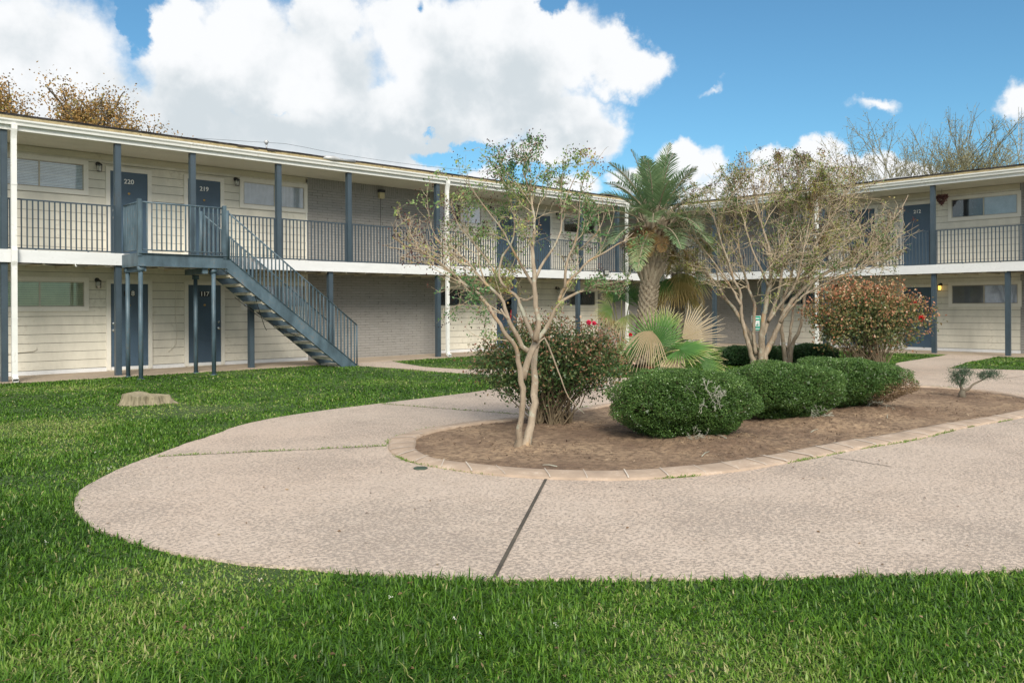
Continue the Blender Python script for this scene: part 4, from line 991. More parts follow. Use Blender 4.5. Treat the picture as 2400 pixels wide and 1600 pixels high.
# ---------------- clipped boxwoods
def lump(P,s,seed): return np.array([mnoise.noise(Vector(p*s+seed)) for p in P])
def boxwood(name,label,c,rx,ry,z0,z1,n,seed,mat='leaf_box',ls=(.014,.024),power=2.25,undercut=.25,dead=None,group=None,stems=True,cat='shrub',lw=.62):
    rr=np.random.default_rng(seed); t=thing(name,label,cat,(c[0],c[1],0),group); zc=z0+(z1-z0)*.5; rz=(z1-z0)/2
    D=unit(rr.normal(size=(n,3))*np.array([1,1,1.1])); p=power
    # superellipsoid radius along D
    q=(np.abs(D[:,0])**p+np.abs(D[:,1])**p+np.abs(D[:,2])**p)**(-1/p)
    S=D*q[:,None]
    shrink=1-undercut*np.clip(-S[:,2]-.15,0,1)
    f=1+.20*lump(S*1.9,1,seed*1.3)+.07*lump(S*5,1,seed*2.1)+.035*lump(S*12,1,seed)
    dep=1-np.abs(rr.normal(0,.055,n))-.12*(rr.random(n)<.2)*rr.random(n)
    u=S[:,0]*rx*f*dep*shrink; v=S[:,1]*ry*f*dep*shrink; z=zc+S[:,2]*rz*f*dep
    z=np.maximum(z,.05+.06*rr.random(n))
    P=np.stack([u*RT[0]+v*FW[0],u*RT[1]+v*FW[1],z],1)
    Nw=unit(np.stack([D[:,0]*RT[0]+D[:,1]*FW[0],D[:,0]*RT[1]+D[:,1]*FW[1],D[:,2]],1))
    dirn=unit(Nw*.75+rr.normal(size=(n,3))*.75+np.array([0,0,.25]))
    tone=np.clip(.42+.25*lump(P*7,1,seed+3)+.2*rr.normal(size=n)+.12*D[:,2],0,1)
    keep=np.ones(n,bool)
    if dead is not None:
        dc,dr=dead; dd=np.linalg.norm((np.stack([u,v,z],1)-np.array(dc))/np.array(dr),axis=1)
        isd=dd+.35*lump(P*5,1,9)+.15*rr.normal(size=n)<1
        keep=~isd; k=isd&(rr.random(n)<.8); leaves('dead_foliage',P[k],rr.uniform(*ls,k.sum()),ls[0]*.8,'leaf_box_dead',t,dirn[k],None,None,rg=rr)
    gap=lump(P*4,1,seed+20)<-.42; low=S[:,2]<.1; keep&=~(gap&low&(rr.random(n)<.75))
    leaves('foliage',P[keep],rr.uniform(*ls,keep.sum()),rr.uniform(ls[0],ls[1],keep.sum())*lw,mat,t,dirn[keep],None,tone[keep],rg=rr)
    # dark branching inside
    A=[];B=[]
    ns=int(900*rx*ry/.6)+60
    base=rr.normal(size=(ns,3))*np.array([.10*rx,.10*ry,0])+np.array([0,0,.0])
    dd=unit(rr.normal(size=(ns,3))+np.array([0,0,.25])); dd[:,2]=np.abs(dd[:,2])*.9-.1
    qq=(np.abs(dd[:,0])**p+np.abs(dd[:,1])**p+np.abs(dd[:,2])**p)**(-1/p); e=dd*qq[:,None]*rr.uniform(.7,.95,(ns,1))*(1-undercut*.6*np.clip(-dd[:,2:3],0,1))
    tip=np.stack([e[:,0]*rx,e[:,1]*ry,np.maximum(.06,zc+e[:,2]*rz)],1); mid=base*.4+tip*.5+np.stack([np.zeros(ns),np.zeros(ns),.1*np.ones(ns)*rz],1)+rr.normal(size=(ns,3))*.03
    def w(Q): return np.stack([Q[:,0]*RT[0]+Q[:,1]*FW[0],Q[:,0]*RT[1]+Q[:,1]*FW[1],Q[:,2]],1)
    sticks('stems',np.concatenate([w(base),w(mid)]),np.concatenate([w(mid),w(tip)]),.006,.003,'bark_rose',t,3)
    # dense heart of the shrub: inner leaves, its shade coloured in as darker tones
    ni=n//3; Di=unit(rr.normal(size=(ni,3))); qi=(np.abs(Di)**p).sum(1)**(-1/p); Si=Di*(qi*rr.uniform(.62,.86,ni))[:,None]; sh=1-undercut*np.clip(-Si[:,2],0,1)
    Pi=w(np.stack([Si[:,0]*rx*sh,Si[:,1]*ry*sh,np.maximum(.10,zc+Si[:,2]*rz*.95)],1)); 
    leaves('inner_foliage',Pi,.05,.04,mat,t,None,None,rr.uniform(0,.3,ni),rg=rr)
    return t
GB='clipped boxwood shrubs in a row in the planting bed'
b1=boxwood('boxwood_shrub','nearest clipped round boxwood with bare grey twigs poking out of its front','x' and (7.66,5.40),.80,.64,.0,.78,62000,1,group=GB,undercut=.30)
b2=boxwood('boxwood_shrub','middle clipped boxwood of the row in the planting bed','x' and (9.70,5.32),.80,.64,.04,.77,50000,2,group=GB,undercut=.35)
b3=boxwood('boxwood_shrub','farthest clipped boxwood of the row, browned at its lower right side',(11.38,5.25),.84,.66,.07,.74,44000,3,group=GB,undercut=.4,dead=((.62,-.35,.22),(.45,.7,.25)))
def dead_twigs(parent,p0,n,L,seed,r=.0028):
    rr=np.random.default_rng(seed); A=[];B=[]
    def go(p,d,L,lev):
        if lev>3: return
        q=p+d*L; A.append(p);B.append(q)
        for _ in range(rr.integers(2,4)): go(q,unit(d+rr.normal(size=3)*.55),L*.72,lev+1)
    for _ in range(n):
        d=unit(-np.array([*FW,0])*.6+rr.normal(size=3)*.8+np.array([0,0,.15])); go(np.array(p0)+rr.normal(size=3)*.05,d,L,0)
    sticks('dead_twigs',np.array(A),np.array(B),r,r*.6,'dead_twig',parent,3)
painted('dead_twig',(.42,.42,.34),.2,.8)
f=-np.array([*FW,0])
dead_twigs(b1,f*.58+np.array([*RT,0])*.10+np.array([0,0,.52]),9,.075,4); dead_twigs(b1,f*.45+np.array([*RT,0])*-.02+np.array([0,0,.08]),7,.07,5); dead_twigs(b2,f*.4+np.array([*RT,0])*.25+np.array([0,0,.12]),9,.08,6); dead_twigs(b3,f*.35+np.array([*RT,0])*.2+np.array([0,0,.10]),12,.08,7)
GH='low dark hedge shrubs behind the crape myrtles'
for lab,px,t_,rx,ry,z1,n,s in (('low hedge shrub at the left foot of the crape myrtle',1735,20.4,.40,.4,.47,9000,11),('small hedge shrub seen between the crape myrtle trunks',1815,20.6,.34,.4,.46,7000,12),('long low hedge shrub right of the crape myrtle trunks',1902,20.3,.62,.45,.52,12000,13)):
    boxwood('hedge_shrub',lab,gpt(px,t_),rx,ry,.0,z1,n,s,'leaf_hedge',(.03,.05),3,.1,group=GH)
# ---------------- rose bushes
def rose(name,label,c,rx,ry,z0,z1,n,seed,mat,flowers,clusters,base_r=.12,leaf=(.035,.06),shift=0.):
    rr=np.random.default_rng(seed); t=thing(name,label,'shrub',(c[0],c[1],0)); zc=(z0+z1)/2; rz=(z1-z0)/2
    def w(Q): Q=np.asarray(Q); return np.stack([Q[:,0]*RT[0]+Q[:,1]*FW[0],Q[:,0]*RT[1]+Q[:,1]*FW[1],Q[:,2]],1)
    C=unit(rr.normal(size=(clusters,3))); f=1+.28*lump(C*1.7,1,seed); rad=rr.random(clusters)**.45
    C=np.stack([C[:,0]*rx*f*rad+shift,C[:,1]*ry*f*rad,zc+C[:,2]*rz*f*rad],1)
    C[:,2]=np.maximum(C[:,2],z0-.05+.35*np.abs(C[:,0])*0)
    # canes from the ground
    A=[];B=[];RA=[];RB=[]
    bs=rr.normal(size=(14,2))*base_r
    for k in range(clusters):
        if k%3: continue
        b=np.array([*bs[rr.integers(14)],0.]); p=b; e=C[k]; ctrl=b*.5+e*.5+np.array([0,0,.10*rz])-np.array([(e[0]-b[0])*.08,(e[1]-b[1])*.08,0])
        r0=.011 if k%6==0 else .006
        for i in range(8):
            s=(i+1)/8; q=(1-s)**2*b+2*s*(1-s)*ctrl+s*s*e+rr.normal(size=3)*.012; A.append(p);B.append(q);RA.append(r0*(1-i/8*.7));RB.append(r0*(1-(i+1)/8*.7)); p=q
    sticks('canes',w(A),w(B),np.array(RA),np.array(RB),'bark_rose',t,5)
    i=rr.integers(0,clusters,n); P=C[i]+rr.normal(size=(n,3))*np.array([.085,.085,.06])*(rx+.3)
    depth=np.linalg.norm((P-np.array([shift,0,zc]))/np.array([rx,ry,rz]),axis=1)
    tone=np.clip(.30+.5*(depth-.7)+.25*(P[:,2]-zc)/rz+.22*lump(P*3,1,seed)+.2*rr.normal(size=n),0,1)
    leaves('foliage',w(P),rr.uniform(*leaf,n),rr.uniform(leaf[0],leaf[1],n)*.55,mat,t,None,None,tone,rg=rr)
    for (u,v,z,pm,sz) in flowers:
        m=80; Dp=unit(rr.normal(size=(m,3))+np.array([0,0,.5])); cpt=w([[u,v,z]])[0]
        leaves('flower',cpt+Dp*.006,sz,sz*.9,pm,t,Dp,None,rg=rr)
    return t
rose('rose_bush','broad rose bush with red-tinged leaves behind the front crape myrtle, pink bloom on top',(7.25,7.15),.92,.62,.28,1.34,23000,21,'leaf_rose',[(.50,-.25,1.30,'petal',.03),(.57,-.2,1.29,'petal',.026),(1.0,-.3,1.15,'petal_red',.02)],560,.13,(.03,.052),.06)
rose('rose_bush','tall red-leaved rose bush in front of door 111 with one bright red bloom',(18.1,7.95),1.32,.85,.5,1.98,17000,22,'leaf_rose_red',[(1.06,-.45,1.20,'petal_red',.07),(.95,-.4,1.55,'petal_red',.03)],480,.3,(.045,.085),.08)
# ---------------- small pruned juniper
def bonsai():
    t=thing('pruned_juniper','tiny windswept pruned juniper alone near far end of planting bed','shrub',(14.09,4.62,.03)); m=MB()
    def w(u,v,z): return (u*RT[0]+v*FW[0],u*RT[1]+v*FW[1],z)
    m.tube([w(0,0,-.03),w(-.005,0,.05),w(.01,0,.10)],[.07,.05,.04],8,jit=.4)
    for pts,r in (((( .0,0,.08),(-.02,0,.16),(-.06,.03,.24),(-.08,0,.32)),.028),(((.0,0,.09),(.09,-.02,.13),(.18,0,.20),(.32,.02,.26),(.46,0,.34)),.024),(((-.02,0,.16),(.04,.05,.26),(.06,0,.36)),.016)):
        P=resamp([w(*p) for p in pts],.04); m.tube([tuple(p) for p in P],list(np.linspace(r,.006,len(P))),7,jit=.4)
    m.build('trunk','bark_oak',t,True); P=[]
    for (u,v,z,ru,rz,n) in ((-.08,0,.33,.12,.12,2600),(.06,.03,.38,.11,.09,1800),(-.02,-.02,.24,.10,.06,700),(.47,0,.36,.13,.07,2000),(.33,.02,.33,.09,.06,900)):
        q=rng.normal(size=(n,3))*np.array([ru,ru*.9,rz])*.55+np.array([u,v,z]); P.append(q)
    P=np.concatenate(P); P=P[lump(P*14,1,3)>-.18]; P=np.stack([P[:,0]*RT[0]+P[:,1]*FW[0],P[:,0]*RT[1]+P[:,1]*FW[1],P[:,2]],1); leaves('foliage',P,.022,.008,'leaf_juniper',t)
bonsai()
# ---------------- palms
def frond(V,F,Rn,base,d0,L,droop,npair,ll,seed,tone):
    rr=np.random.default_rng(seed); n=14; p=np.array(base,float); d=np.array(d0,float); d/=np.linalg.norm(d); side=unit(np.cross(d,[0,0,1.])+rr.normal(size=3)*.1)
    P=[p.copy()];Dd=[d.copy()]
    for i in range(n):
        d=d+np.array([0,0,-droop/n*(.6+1.2*i/n)]); d/=np.linalg.norm(d); p=p+d*L/n; P.append(p.copy()); Dd.append(d.copy())
    P=np.array(P);Dd=np.array(Dd); R_=[.022*(1-i/n*.85)+.003 for i in range(n+1)]
    s=np.linspace(.22,.99,npair)
    for sg in (-1,1):
        for q in s:
            x=q*n; i=min(int(x),n-1); f=x-i; b=P[i]*(1-f)+P[i+1]*f; dd=unit(Dd[i]); sd=unit(np.cross(dd,[0,0,1.])+1e-3); upv=unit(np.cross(sd,dd))
            l=ll*(math.sin(math.pi*min(1,.18+q*.82))**.6)*rr.uniform(.85,1.1); dr=unit(dd*.72+sd*sg*.78+upv*(.30-.2*q)+rr.normal(size=3)*.06)
            m_=b+dr*l*.55; tp=m_+unit(dr+np.array([0,0,-.12-droop*.12]))*l*.45; wv=unit(np.cross(dr,upv))*.011
            k=len(V); V+= [b-wv*.5,b+wv*.5,m_+wv,m_-wv,tp+wv*.1,tp-wv*.1]; F+=[(k,k+1,k+2,k+3),(k+3,k+2,k+4,k+5)]; tt=np.clip(tone+rr.normal()*.08,0,1); Rn+=[tt]*4+[min(1,tt+.18)]*2
    return P,R_
def date_palm():
    B0=scr(1505,862,19.9); B0[2]=0; top=scr(1532,560,19.9); t=thing('pindo_palm','stout pindo palm with scaly boot-covered trunk and feathery grey-green crown','palm',tuple(B0))
    rr=np.random.default_rng(31); ax=top-B0; H=np.linalg.norm(ax); axd=ax/H
    core=MB(); core.tube([(0,0,-.02),tuple(ax*.5),tuple(ax*1.0),tuple(ax*1.18)],[.23,.185,.21,.10],16); core.build('trunk','palm_core',t,True)
    m=MB(); S0=unit(np.cross(axd,[0,1,0.])); U0=np.cross(S0,axd)
    k=0; z=.02
    while z<H*1.12:
        a=k*2.399; fr=z/H; out=S0*math.cos(a)+U0*math.sin(a); tg=np.cross(axd,out); r=.20+.045*abs(fr-.45)
        b=axd*z+out*(r-.03)
        if fr<.62: h=.12+.03*rr.random(); w_=.075; o=.055+.03*rr.random(); e=b+axd*h+out*o; tw=.045
        else: h=.30+.35*rr.random(); w_=.07; o=.16+.26*(fr-.62)*1.1+.08*rr.random(); e=b+axd*h+out*o; tw=.028
        w0=tg*w_; w1=tg*tw; th=out*.035; i=len(m.v)
        m.v+=[tuple(b-w0),tuple(b+w0),tuple(e+w1),tuple(e-w1),tuple(b-w0*.6-th+axd*.05),tuple(b+w0*.6-th+axd*.05),tuple(e+w1*.8-th*.6),tuple(e-w1*.8-th*.6)]
        mid=b*.5+e*.5+out*.022
        j=len(m.v); m.v.append(tuple(mid)); m.f+=[(i,i+1,j),(i+1,i+2,j),(i+2,i+3,j),(i+3,i,j),(i+4,i+7,i+6,i+5),(i+1,i+5,i+6,i+2),(i+2,i+6,i+7,i+3),(i+3,i+7,i+4,i)]
        k+=1; z+=.0085 if fr<.62 else .0095
    m.build('trunk_boots','palm_boot',t)
    V=[];F=[];Rn=[]; st=MB(); c=ax*1.17
    for k in range(48):
        a=k*2.399; e=R(80-k*1.75+rr.normal()*6); d=np.array([math.cos(a)*math.cos(e),math.sin(a)*math.cos(e),math.sin(e)])
        P,R_=frond(V,F,Rn,c+np.array([d[0],d[1],0])*.12-axd*k*.008,d,rr.uniform(1.5,1.95),.42+.6*(k/48)+.25*rr.random(),44,.46,100+k,.2+.3*rr.random()+(.35 if k>41 else 0))
        st.tube([tuple(p) for p in P],R_,5)
    np_mesh('fronds',np.array(V),4,np.array(F),'frond_green',t,{'rnd':Rn}); st.build('frond_stalks','palm_boot',t,True)
    V=[];F=[];Rn=[]
    for k in range(22):
        a=rr.uniform(0,6.28) if k>8 else math.atan2(-RT[1],-RT[0])+rr.normal()*.6; e=R(rr.uniform(-25,25)); d=np.array([math.cos(a)*math.cos(e),math.sin(a)*math.cos(e),math.sin(e)])
        frond(V,F,Rn,c-axd*.35,d,rr.uniform(.8,1.15),1.6,26,.34,300+k,rr.uniform(.2,.8))
    np_mesh('dead_fronds',np.array(V),4,np.array(F),'frond_dead',t,{'rnd':Rn})
date_palm()
def fan(V,F,Rn,c,axis,nrm,r,rr,spread=R(150),tone0=.15,tone1=.55,n=34,droop=.25,fold=.5,split=.45):
    """palmate leaf: pleated segments joined near the hub, split and drooping at the tips"""
    axis=unit(np.array(axis,float)); nrm=np.array(nrm,float); nrm=unit(nrm-axis*np.dot(nrm,axis)); side=np.cross(nrm,axis)
    for i in range(n):
        th=-spread+2*spread*(i+.5)/n; d=axis*math.cos(th)+side*math.sin(th); tg=-axis*math.sin(th)+side*math.cos(th)
        L=r*(.80+.2*math.cos(th*.8))*rr.uniform(.86,1.06); dth=2*spread/n; prev=None
        dv=np.array([0,0,-1.])*droop
        for q in (0.04,.25,split,.75,1.0):
            rad=L*q; hw=rad*math.tan(dth/2)*.9 if q<=split*.7 else L*split*math.tan(dth/2)*(1-(q-split*.7)/(1-split*.7))**.6*.8+.001
            lift=nrm*hw*fold*2.6; ctr=c+d*rad+dv*L*max(0,q-.25)**2*1.4+ (rr.normal(size=3)*.05*L*(q-split) if q>split else 0)
            cur=(ctr-tg*hw,ctr+lift,ctr+tg*hw); k=len(V); V+=list(cur); v=tone0+(tone1-tone0)*max(0,(q-.2)/.8)**2.0+rr.normal()*.04; Rn+=[min(1,max(0,v))]*3
            if prev is not None: F+=[(prev,prev+1,k+1,k),(prev+1,prev+2,k+2,k+1)]
            prev=k
def fan_palm(name,label,base,leaves_,trunk=None,seed=1,skirt=None):
    rr=np.random.default_rng(seed); b=np.array(base,float); t=thing(name,label,'palm',tuple(b)); groups={}; st=MB()
    for (px,py,tt,ax,r,mat,t0,t1,dr,spr) in leaves_:
        c=scr(px,py,tt)-b; V,F,Rn=groups.setdefault(mat,([],[],[]))
        a=ax[0]*np.array([*RT,0])+ax[1]*np.array([0,0,1.])+ax[2]*np.array([*FW,0]); 
        nr=-np.array([*FW,0])*.8+np.array([0,0,.6])+rr.normal(size=3)*.25
        fan(V,F,Rn,c,a,nr,r,rr,R(spr),t0,t1,int(8+spr*.22),dr)
        hub=trunk[-1] if trunk else (0,0,.15); hub=np.array(hub,float)
        mid=(c+hub)/2+np.array([0,0,.12]); P=resamp([hub,mid,c],.08); st.tube([tuple(p) for p in P],.014,6)
    for mat,(V,F,Rn) in groups.items(): np_mesh('fronds' if mat=='fan_leaf' else 'dry_fronds',np.array(V),4,np.array(F),mat,t,{'rnd':Rn})
    st.build('frond_stalks','fan_stalk',t,True)
    m=MB()
    if trunk:
        T=np.array(trunk,float); m.tube([tuple(p) for p in resamp(T,.1)],.15,12,jit=.3)
        for k in range(110):
            z=rr.random(); p=T[0]*(1-z)+T[-1]*z; a=rr.uniform(0,6.28); o=np.array([math.cos(a),math.sin(a),0]); tg=np.array([-o[1],o[0],0]); q=p+o*.14; e=q+o*.09+np.array([0,0,.16]); i=len(m.v)
            m.v+=[tuple(q-tg*.05),tuple(q+tg*.05),tuple(e+tg*.02),tuple(e-tg*.02)]; m.f.append((i,i+1,i+2,i+3))
    else:
        m.tube([(0,0,-.02),(0,0,.1),(.01,0,.2)],[.14,.12,.07],10,jit=.5)
        for k in range(70):
            a=rr.uniform(0,6.28); o=np.array([math.cos(a),math.sin(a),0]); q=o*.08+np.array([0,0,rr.uniform(.02,.15)]); e=q+o*.10+np.array([0,0,rr.uniform(-.02,.14)]); tg=np.array([-o[1],o[0],0])*.02; i=len(m.v); m.v+=[tuple(q-tg),tuple(q+tg),tuple(e)]; m.f.append((i,i+1,i+2))
    m.build('trunk','palm_fibre' if not trunk else 'palm_boot',t)
    if skirt:
        V=[];F=[];Rn=[]
        for k in range(skirt):
            a=k*2.399; o=np.array([math.cos(a),math.sin(a),-.9]); top=np.array(trunk[-1]) if trunk else np.zeros(3)
            c=top+np.array([math.cos(a),math.sin(a),0])*.22-np.array([0,0,rr.uniform(.0,.55)]); fan(V,F,Rn,c,o+rr.normal(size=3)*.15,np.array([math.cos(a),math.sin(a),.6]),rr.uniform(.5,.75),rr,R(70),.1,.8,16,.55)
        np_mesh('dead_fronds',np.array(V),4,np.array(F),'fan_tan',t,{'rnd':Rn})
    return t
painted('fan_stalk',(.30,.30,.12),.2,.5,(.3,.2,.1),.5,6)
fan_palm('fan_palm','low fan palm with bleached drooping frond and split leaves in front of the pindo palm',(14.04,10.76,0),[
    (1535,806,17.3,(-.25,1,0),.86,'fan_leaf',.08,.66,.04,118),(1560,810,17.7,(.45,.8,.2),.85,'fan_leaf',.12,.72,.08,95),
    (1592,820,16.9,(.75,.1,-.35),.86,'fan_leaf',.10,.88,.14,128),(1528,775,16.9,(-.35,-.55,-.3),.70,'fan_dead',.0,.9,.75,62),
    (1598,795,17.5,(.85,.62,.1),.98,'fan_dead',.3,1,.06,42),(1560,838,16.8,(.3,-.5,-.5),.70,'fan_dead',.2,.9,.4,55),
    (1638,846,17.2,(.95,-.15,0),.66,'fan_leaf',.15,.85,.25,60),(1500,822,17.9,(-.8,.4,.2),.6,'fan_leaf',.15,.8,.15,70),(1560,770,18.2,(.1,1,.3),.6,'fan_leaf',.3,.85,.1,60)],None,41)
b=scr(1590,880,21.3); b[2]=0
def hubz(px,py,t,b): return tuple(scr(px,py,t)-b)
fan_palm('fan_palm','fan palm with brown shaggy skirt of dead leaves right of the pindo palm trunk',b,[
    (1560,650,20.9,(-.7,-.35,-.3),.66,'fan_leaf',.15,.75,.3,100),(1575,618,21.0,(-.3,.6,-.4),.62,'fan_tan',.25,.95,.35,115),(1605,612,21.1,(.5,.5,-.3),.66,'fan_tan',.25,.9,.4,115),
    (1628,645,21.0,(.8,-.3,-.3),.66,'fan_leaf',.3,.85,.35,90),(1595,635,21.6,(.1,1,.3),.6,'fan_tan',.2,.8,.3,110),(1590,660,20.8,(0,-.8,-.5),.6,'fan_tan',.4,1,.4,70),(1545,630,21.4,(-.9,.2,0),.5,'fan_tan',.1,.8,.4,90)],
    [(0,0,-.02),hubz(1588,640,21.3,b)],42,22)
b=scr(1456,868,21.0); b[2]=0
fan_palm('fan_palm','green fan palm with yellowing leaf tips left of the pindo palm trunk',b,[
    (1457,703,20.8,(.1,1,0),.58,'fan_leaf',.05,.62,.08,112),(1437,688,20.9,(-.8,.5,-.2),.6,'fan_leaf',.3,.9,.25,90),(1434,722,20.7,(-.9,-.1,-.2),.55,'fan_leaf',.35,.9,.3,80),
    (1425,735,20.8,(-.5,-.7,-.2),.42,'fan_tan',.2,.9,.4,80),(1462,742,20.7,(.3,-.5,-.4),.55,'fan_leaf',.5,.95,.45,90),(1445,752,20.9,(-.3,-.6,-.3),.45,'fan_dead',.1,.8,.5,70),(1478,695,21.2,(.8,.6,.2),.6,'fan_leaf',.15,.7,.15,90)],None,43)
# ---------------- stump
def stump():
    t=thing('tree_stump','weathered low tree stump in the left lawn','stump',(4.50,13.32,0)); m=MB(); n=72; rr=random.Random(4)
    def rad(a): return .255+.04*math.sin(3*a+1)+.03*math.sin(7*a)+.012*math.sin(19*a)+.012*mnoise.noise(Vector((math.cos(a)*9,math.sin(a)*9,0)))
    rows=[(1.30,-.02),(1.12,.03),(1.03,.08),(1.0,.125),(.97,.135)]
    for q,z in rows:
        for j in range(n):
            a=2*math.pi*j/n; r=rad(a)*(1+(q-1)*(1+.5*math.sin(5*a))); u=r*math.cos(a)*1.22;v=r*math.sin(a)*.95; h=z*(1+.28*math.exp(-((u+.22)**2)/.03)) if z>.07 else z
            m.v.append((u*RT[0]+v*FW[0],u*RT[1]+v*FW[1],h))
    for k in range(len(rows)-1):
        for j in range(n): m.f.append((k*n+j,k*n+(j+1)%n,(k+1)*n+(j+1)%n,(k+1)*n+j))
    m.build('bark','stump_bark',t)
    c=MB(); k=len(rows)-1
    for q in (1,.7,.35):
        for j in range(n):
            a=2*math.pi*j/n; r=rad(a)*.972*q; u=r*math.cos(a)*1.22; v=r*math.sin(a)*.95; h=.135*(1+.28*math.exp(-((u+.22)**2)/.03))-.012*(1-q)*2+.006*mnoise.noise(Vector((u*20,v*20,0)))
            c.v.append((u*RT[0]+v*FW[0],u*RT[1]+v*FW[1],h))
    for k in range(2):
        for j in range(n): c.f.append((k*n+j,k*n+(j+1)%n,(k+1)*n+(j+1)%n,(k+1)*n+j))
    c.f.append(tuple(2*n+j for j in range(n))); c.build('cut_top','stump_top',t)
stump()
# ---------------- trees beyond the roofs
def grow_tree(name,label,px,t_,h0,spread,levels,L0,seed,leafmat,nleaf,lsize,ndir=5,r0=.22,up=.5,barkm='bark_oak',group='trees behind the apartment wings',sc=(1,1,1),keepdown=0,lj=.25):
    rr=np.random.default_rng(seed); x,y=gpt(px,t_); t=thing(name,label,'tree',(x,y,0),group); A=[];B=[];RA=[];RB=[]; ends=[]
    def go(p,d,L,r,lev):
        n=3; q=p
        for i in range(n):
            d=unit(d+rr.normal(size=3)*.13+np.array([0,0,.06*up])); q2=q+d*L/n; A.append(q);B.append(q2);ra=r*(1-.12*i);RA.append(ra);RB.append(r*(1-.12*(i+1))); q=q2
            if lev>=levels-3: ends.append(q)
            if lev<levels and i>0:
                for _ in range(1+(rr.random()<.45)): go(q,unit(d+rr.normal(size=3)*spread*np.array(sc)+np.array([0,0,up*.3])),L*rr.uniform(.55,.8),r*.6,lev+1)
        if lev<levels: go(q,d,L*.75,r*.7,lev+1)
    trunkm=MB(); trunkm.tube([(0,0,-.1),(.05,0,h0*.5),(0,.05,h0)],[r0*1.4,r0*1.05,r0],10,jit=.2); trunkm.build('trunk',barkm,t,True)
    for k in range(ndir):
        a=2*math.pi*k/ndir+rr.normal()*.3; go(np.array([0,0,h0*(.86+.14*rr.random())]),unit(np.array([math.cos(a)*spread*1.9,math.sin(a)*spread*1.9,1.])),L0*rr.uniform(.8,1.1),r0*.62,0)
    sticks('branches',np.array(A),np.array(B),np.array(RA),np.array(RB),barkm,t,5)
    E=np.array(ends); i=rr.integers(0,len(E),nleaf); P=E[i]+rr.normal(size=(nleaf,3))*lj
    P=P[np.array([mnoise.noise(Vector(p*.8)) for p in P])>-.25]; leaves('foliage',P,rr.uniform(lsize*.6,lsize,len(P)),lsize*.6,leafmat,t,rg=rr)
    return t
grow_tree('oak_tree','oak with rust orange leaves rising behind roof at far left',20,44,7.5,.7,4,3.0,51,'leaf_oak',110000,.17,6,.34,.25,lj=.45)
grow_tree('oak_tree','rust orange oak crown just right of the larger one behind left roof',165,46,6.7,.8,4,2.7,52,'leaf_oak',90000,.16,6,.3,.2,lj=.45)
grow_tree('bare_tree','budding nearly bare spreading tree behind the roof at right, left of the mast',2165,46,5.7,.66,4,2.75,53,'leaf_bud',5000,.10,7,.085,.7,'bark_bud',lj=.06)
grow_tree('bare_tree','budding nearly bare tree behind right roof, nearest the mast',2320,44,4.6,.6,4,2.5,54,'leaf_bud',6000,.10,7,.09,.7,'bark_bud',lj=.08)
grow_tree('yellow_green_tree','small yellow-green leafing tree top above roof behind crape myrtles',1915,48,5.0,.3,3,1.3,55,'leaf_yellowgreen',2600,.16,4,.12,.9,lj=.16)
grow_tree('yellow_green_tree','second yellow-green tree top above the roof, right of the first',1985,49,5.3,.3,3,1.35,56,'leaf_yellowgreen',2400,.16,4,.12,.9,lj=.16)
def mast():
    x,y=gpt(2397,60); t=thing('lattice_mast','thin grey lattice antenna mast behind trees at right edge','mast',(x,y,0)); m=MB(); H=16.0; w=.24
    C=[(w*math.cos(a),w*math.sin(a)) for a in (0.3,2.39,4.49)]
    for c in C: m.tube([(c[0],c[1],0),(c[0],c[1],H)],.022,5)
    m.build('mast_legs','galv_steel',t); m=MB(); z=0; k=0
    while z<H-.4:
        for i in range(3):
            a=C[i];b=C[(i+1)%3]; m.tube([(a[0],a[1],z),(b[0],b[1],z)],.014,4,False); m.tube([(a[0],a[1],z),(b[0],b[1],z+.4)],.011,4,False)
        z+=.4
    m.build('bracing','galv_steel',t)
mast()
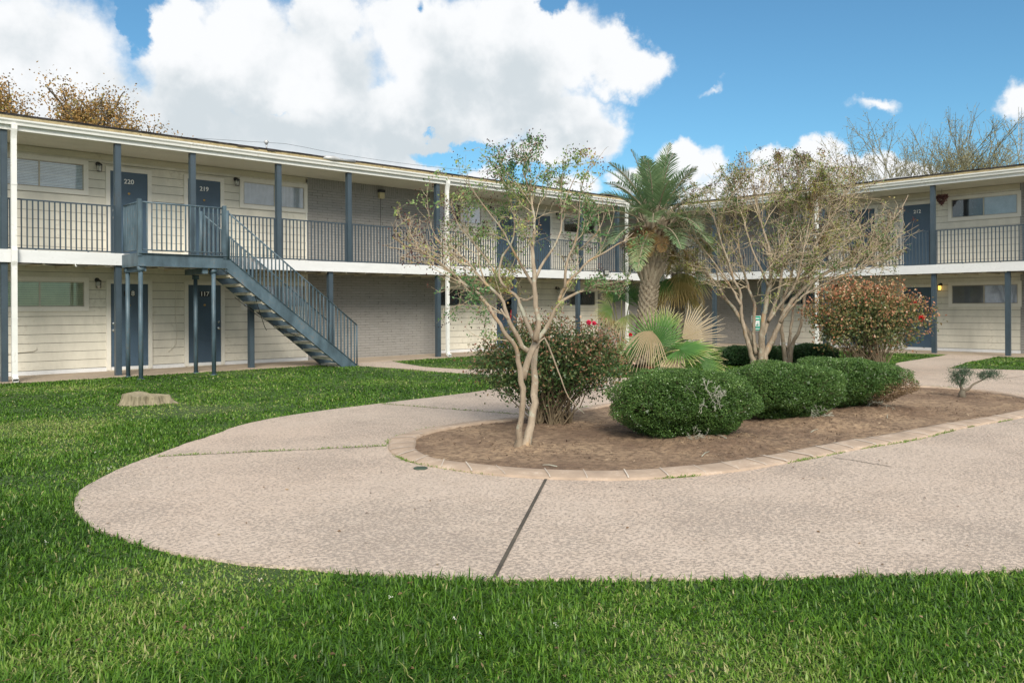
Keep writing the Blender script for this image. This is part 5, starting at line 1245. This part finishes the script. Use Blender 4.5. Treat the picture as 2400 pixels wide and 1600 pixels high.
def pole():
    p=scr(1316,720,52); t=thing('utility_pole','brown wooden utility pole top showing above left roof','pole',(p[0],p[1],0)); top=scr(1316,414,52)[2]
    m=MB(); m.tube([(0,0,-.2),(0,0,top)],[.15,.11],10); m.build('pole_shaft','bark_oak',t,True); m=MB(); m.box(-.6,.6,-.05,.05,top-.45,top-.35); m.build('crossarm','bark_oak',t)
    m=MB(); m.tube([(0,0,top-.1),(0,0,top+.02)],[.05,.03],8); m.build('insulator','galv_steel',t)
    m=MB(); W_=[(-300,330,38),(100,316,39),(359,319,40),(600,333,42),(675,338,43),(800,362,45),(1000,390,48),(1200,408,51),(1316,418,52)]
    m.tube([tuple(q) for q in resamp([scr(a,c,d) for a,c,d in W_],1.)],.008,4,False)
    tag(m.build('power_line','wire_black'),'thin overhead wire sagging across the sky above left roof','wire')
pole()
# fallen twig on bed, stones
m=MB(); 
for (x,y,a,l) in ((6.75,4.55,.3,.22),(7.5,4.75,1.2,.18),(8.85,4.5,.1,.2),(5.4,5.2,2.2,.15),(10.7,4.4,.4,.25),(9.95,4.75,2.6,.3)):
    p=np.array([x,y,soil_z(x,y)+.012]); d=np.array([math.cos(a),math.sin(a),.05]); m.tube([tuple(p),tuple(p+d*l*.5+[0,0,.01]),tuple(p+d*l+[.02,0,0])],[.005,.004,.002],5)
tag(m.build('fallen_twigs','dead_twig'),'pale dry fallen twigs lying on the planting bed','twigs',kind='stuff')

def lawn_litter():
    n=900; t=rng.uniform(3.2,16,n); u=rng.uniform(-.65,.65,n)*t; X=t*FW[0]+u*RT[0]; Y=t*FW[1]+u*RT[1]; ok=(Y<18.7)&~inpoly(X,Y,IC)
    onp=inpoly(X,Y,PATH)|inpoly(X,Y,SIDE); ok&=(~onp)|(rng.random(n)<.25); X=X[ok];Y=Y[ok];onp=onp[ok]; n=len(X)
    P=np.stack([X,Y,np.where(onp,.026,.035)],1); D=unit(rng.normal(size=(n,3))*np.array([1,1,.15])); Nn=rng.normal(size=(n,3))*.25+np.array([0,0,1])
    tag(leaves('fallen_leaves',P,rng.uniform(.015,.04,n),rng.uniform(.010,.02,n),'leaf_box_dead',None,D,Nn),'small dry brown leaves fallen on lawn and path','leaves',kind='stuff')
lawn_litter()
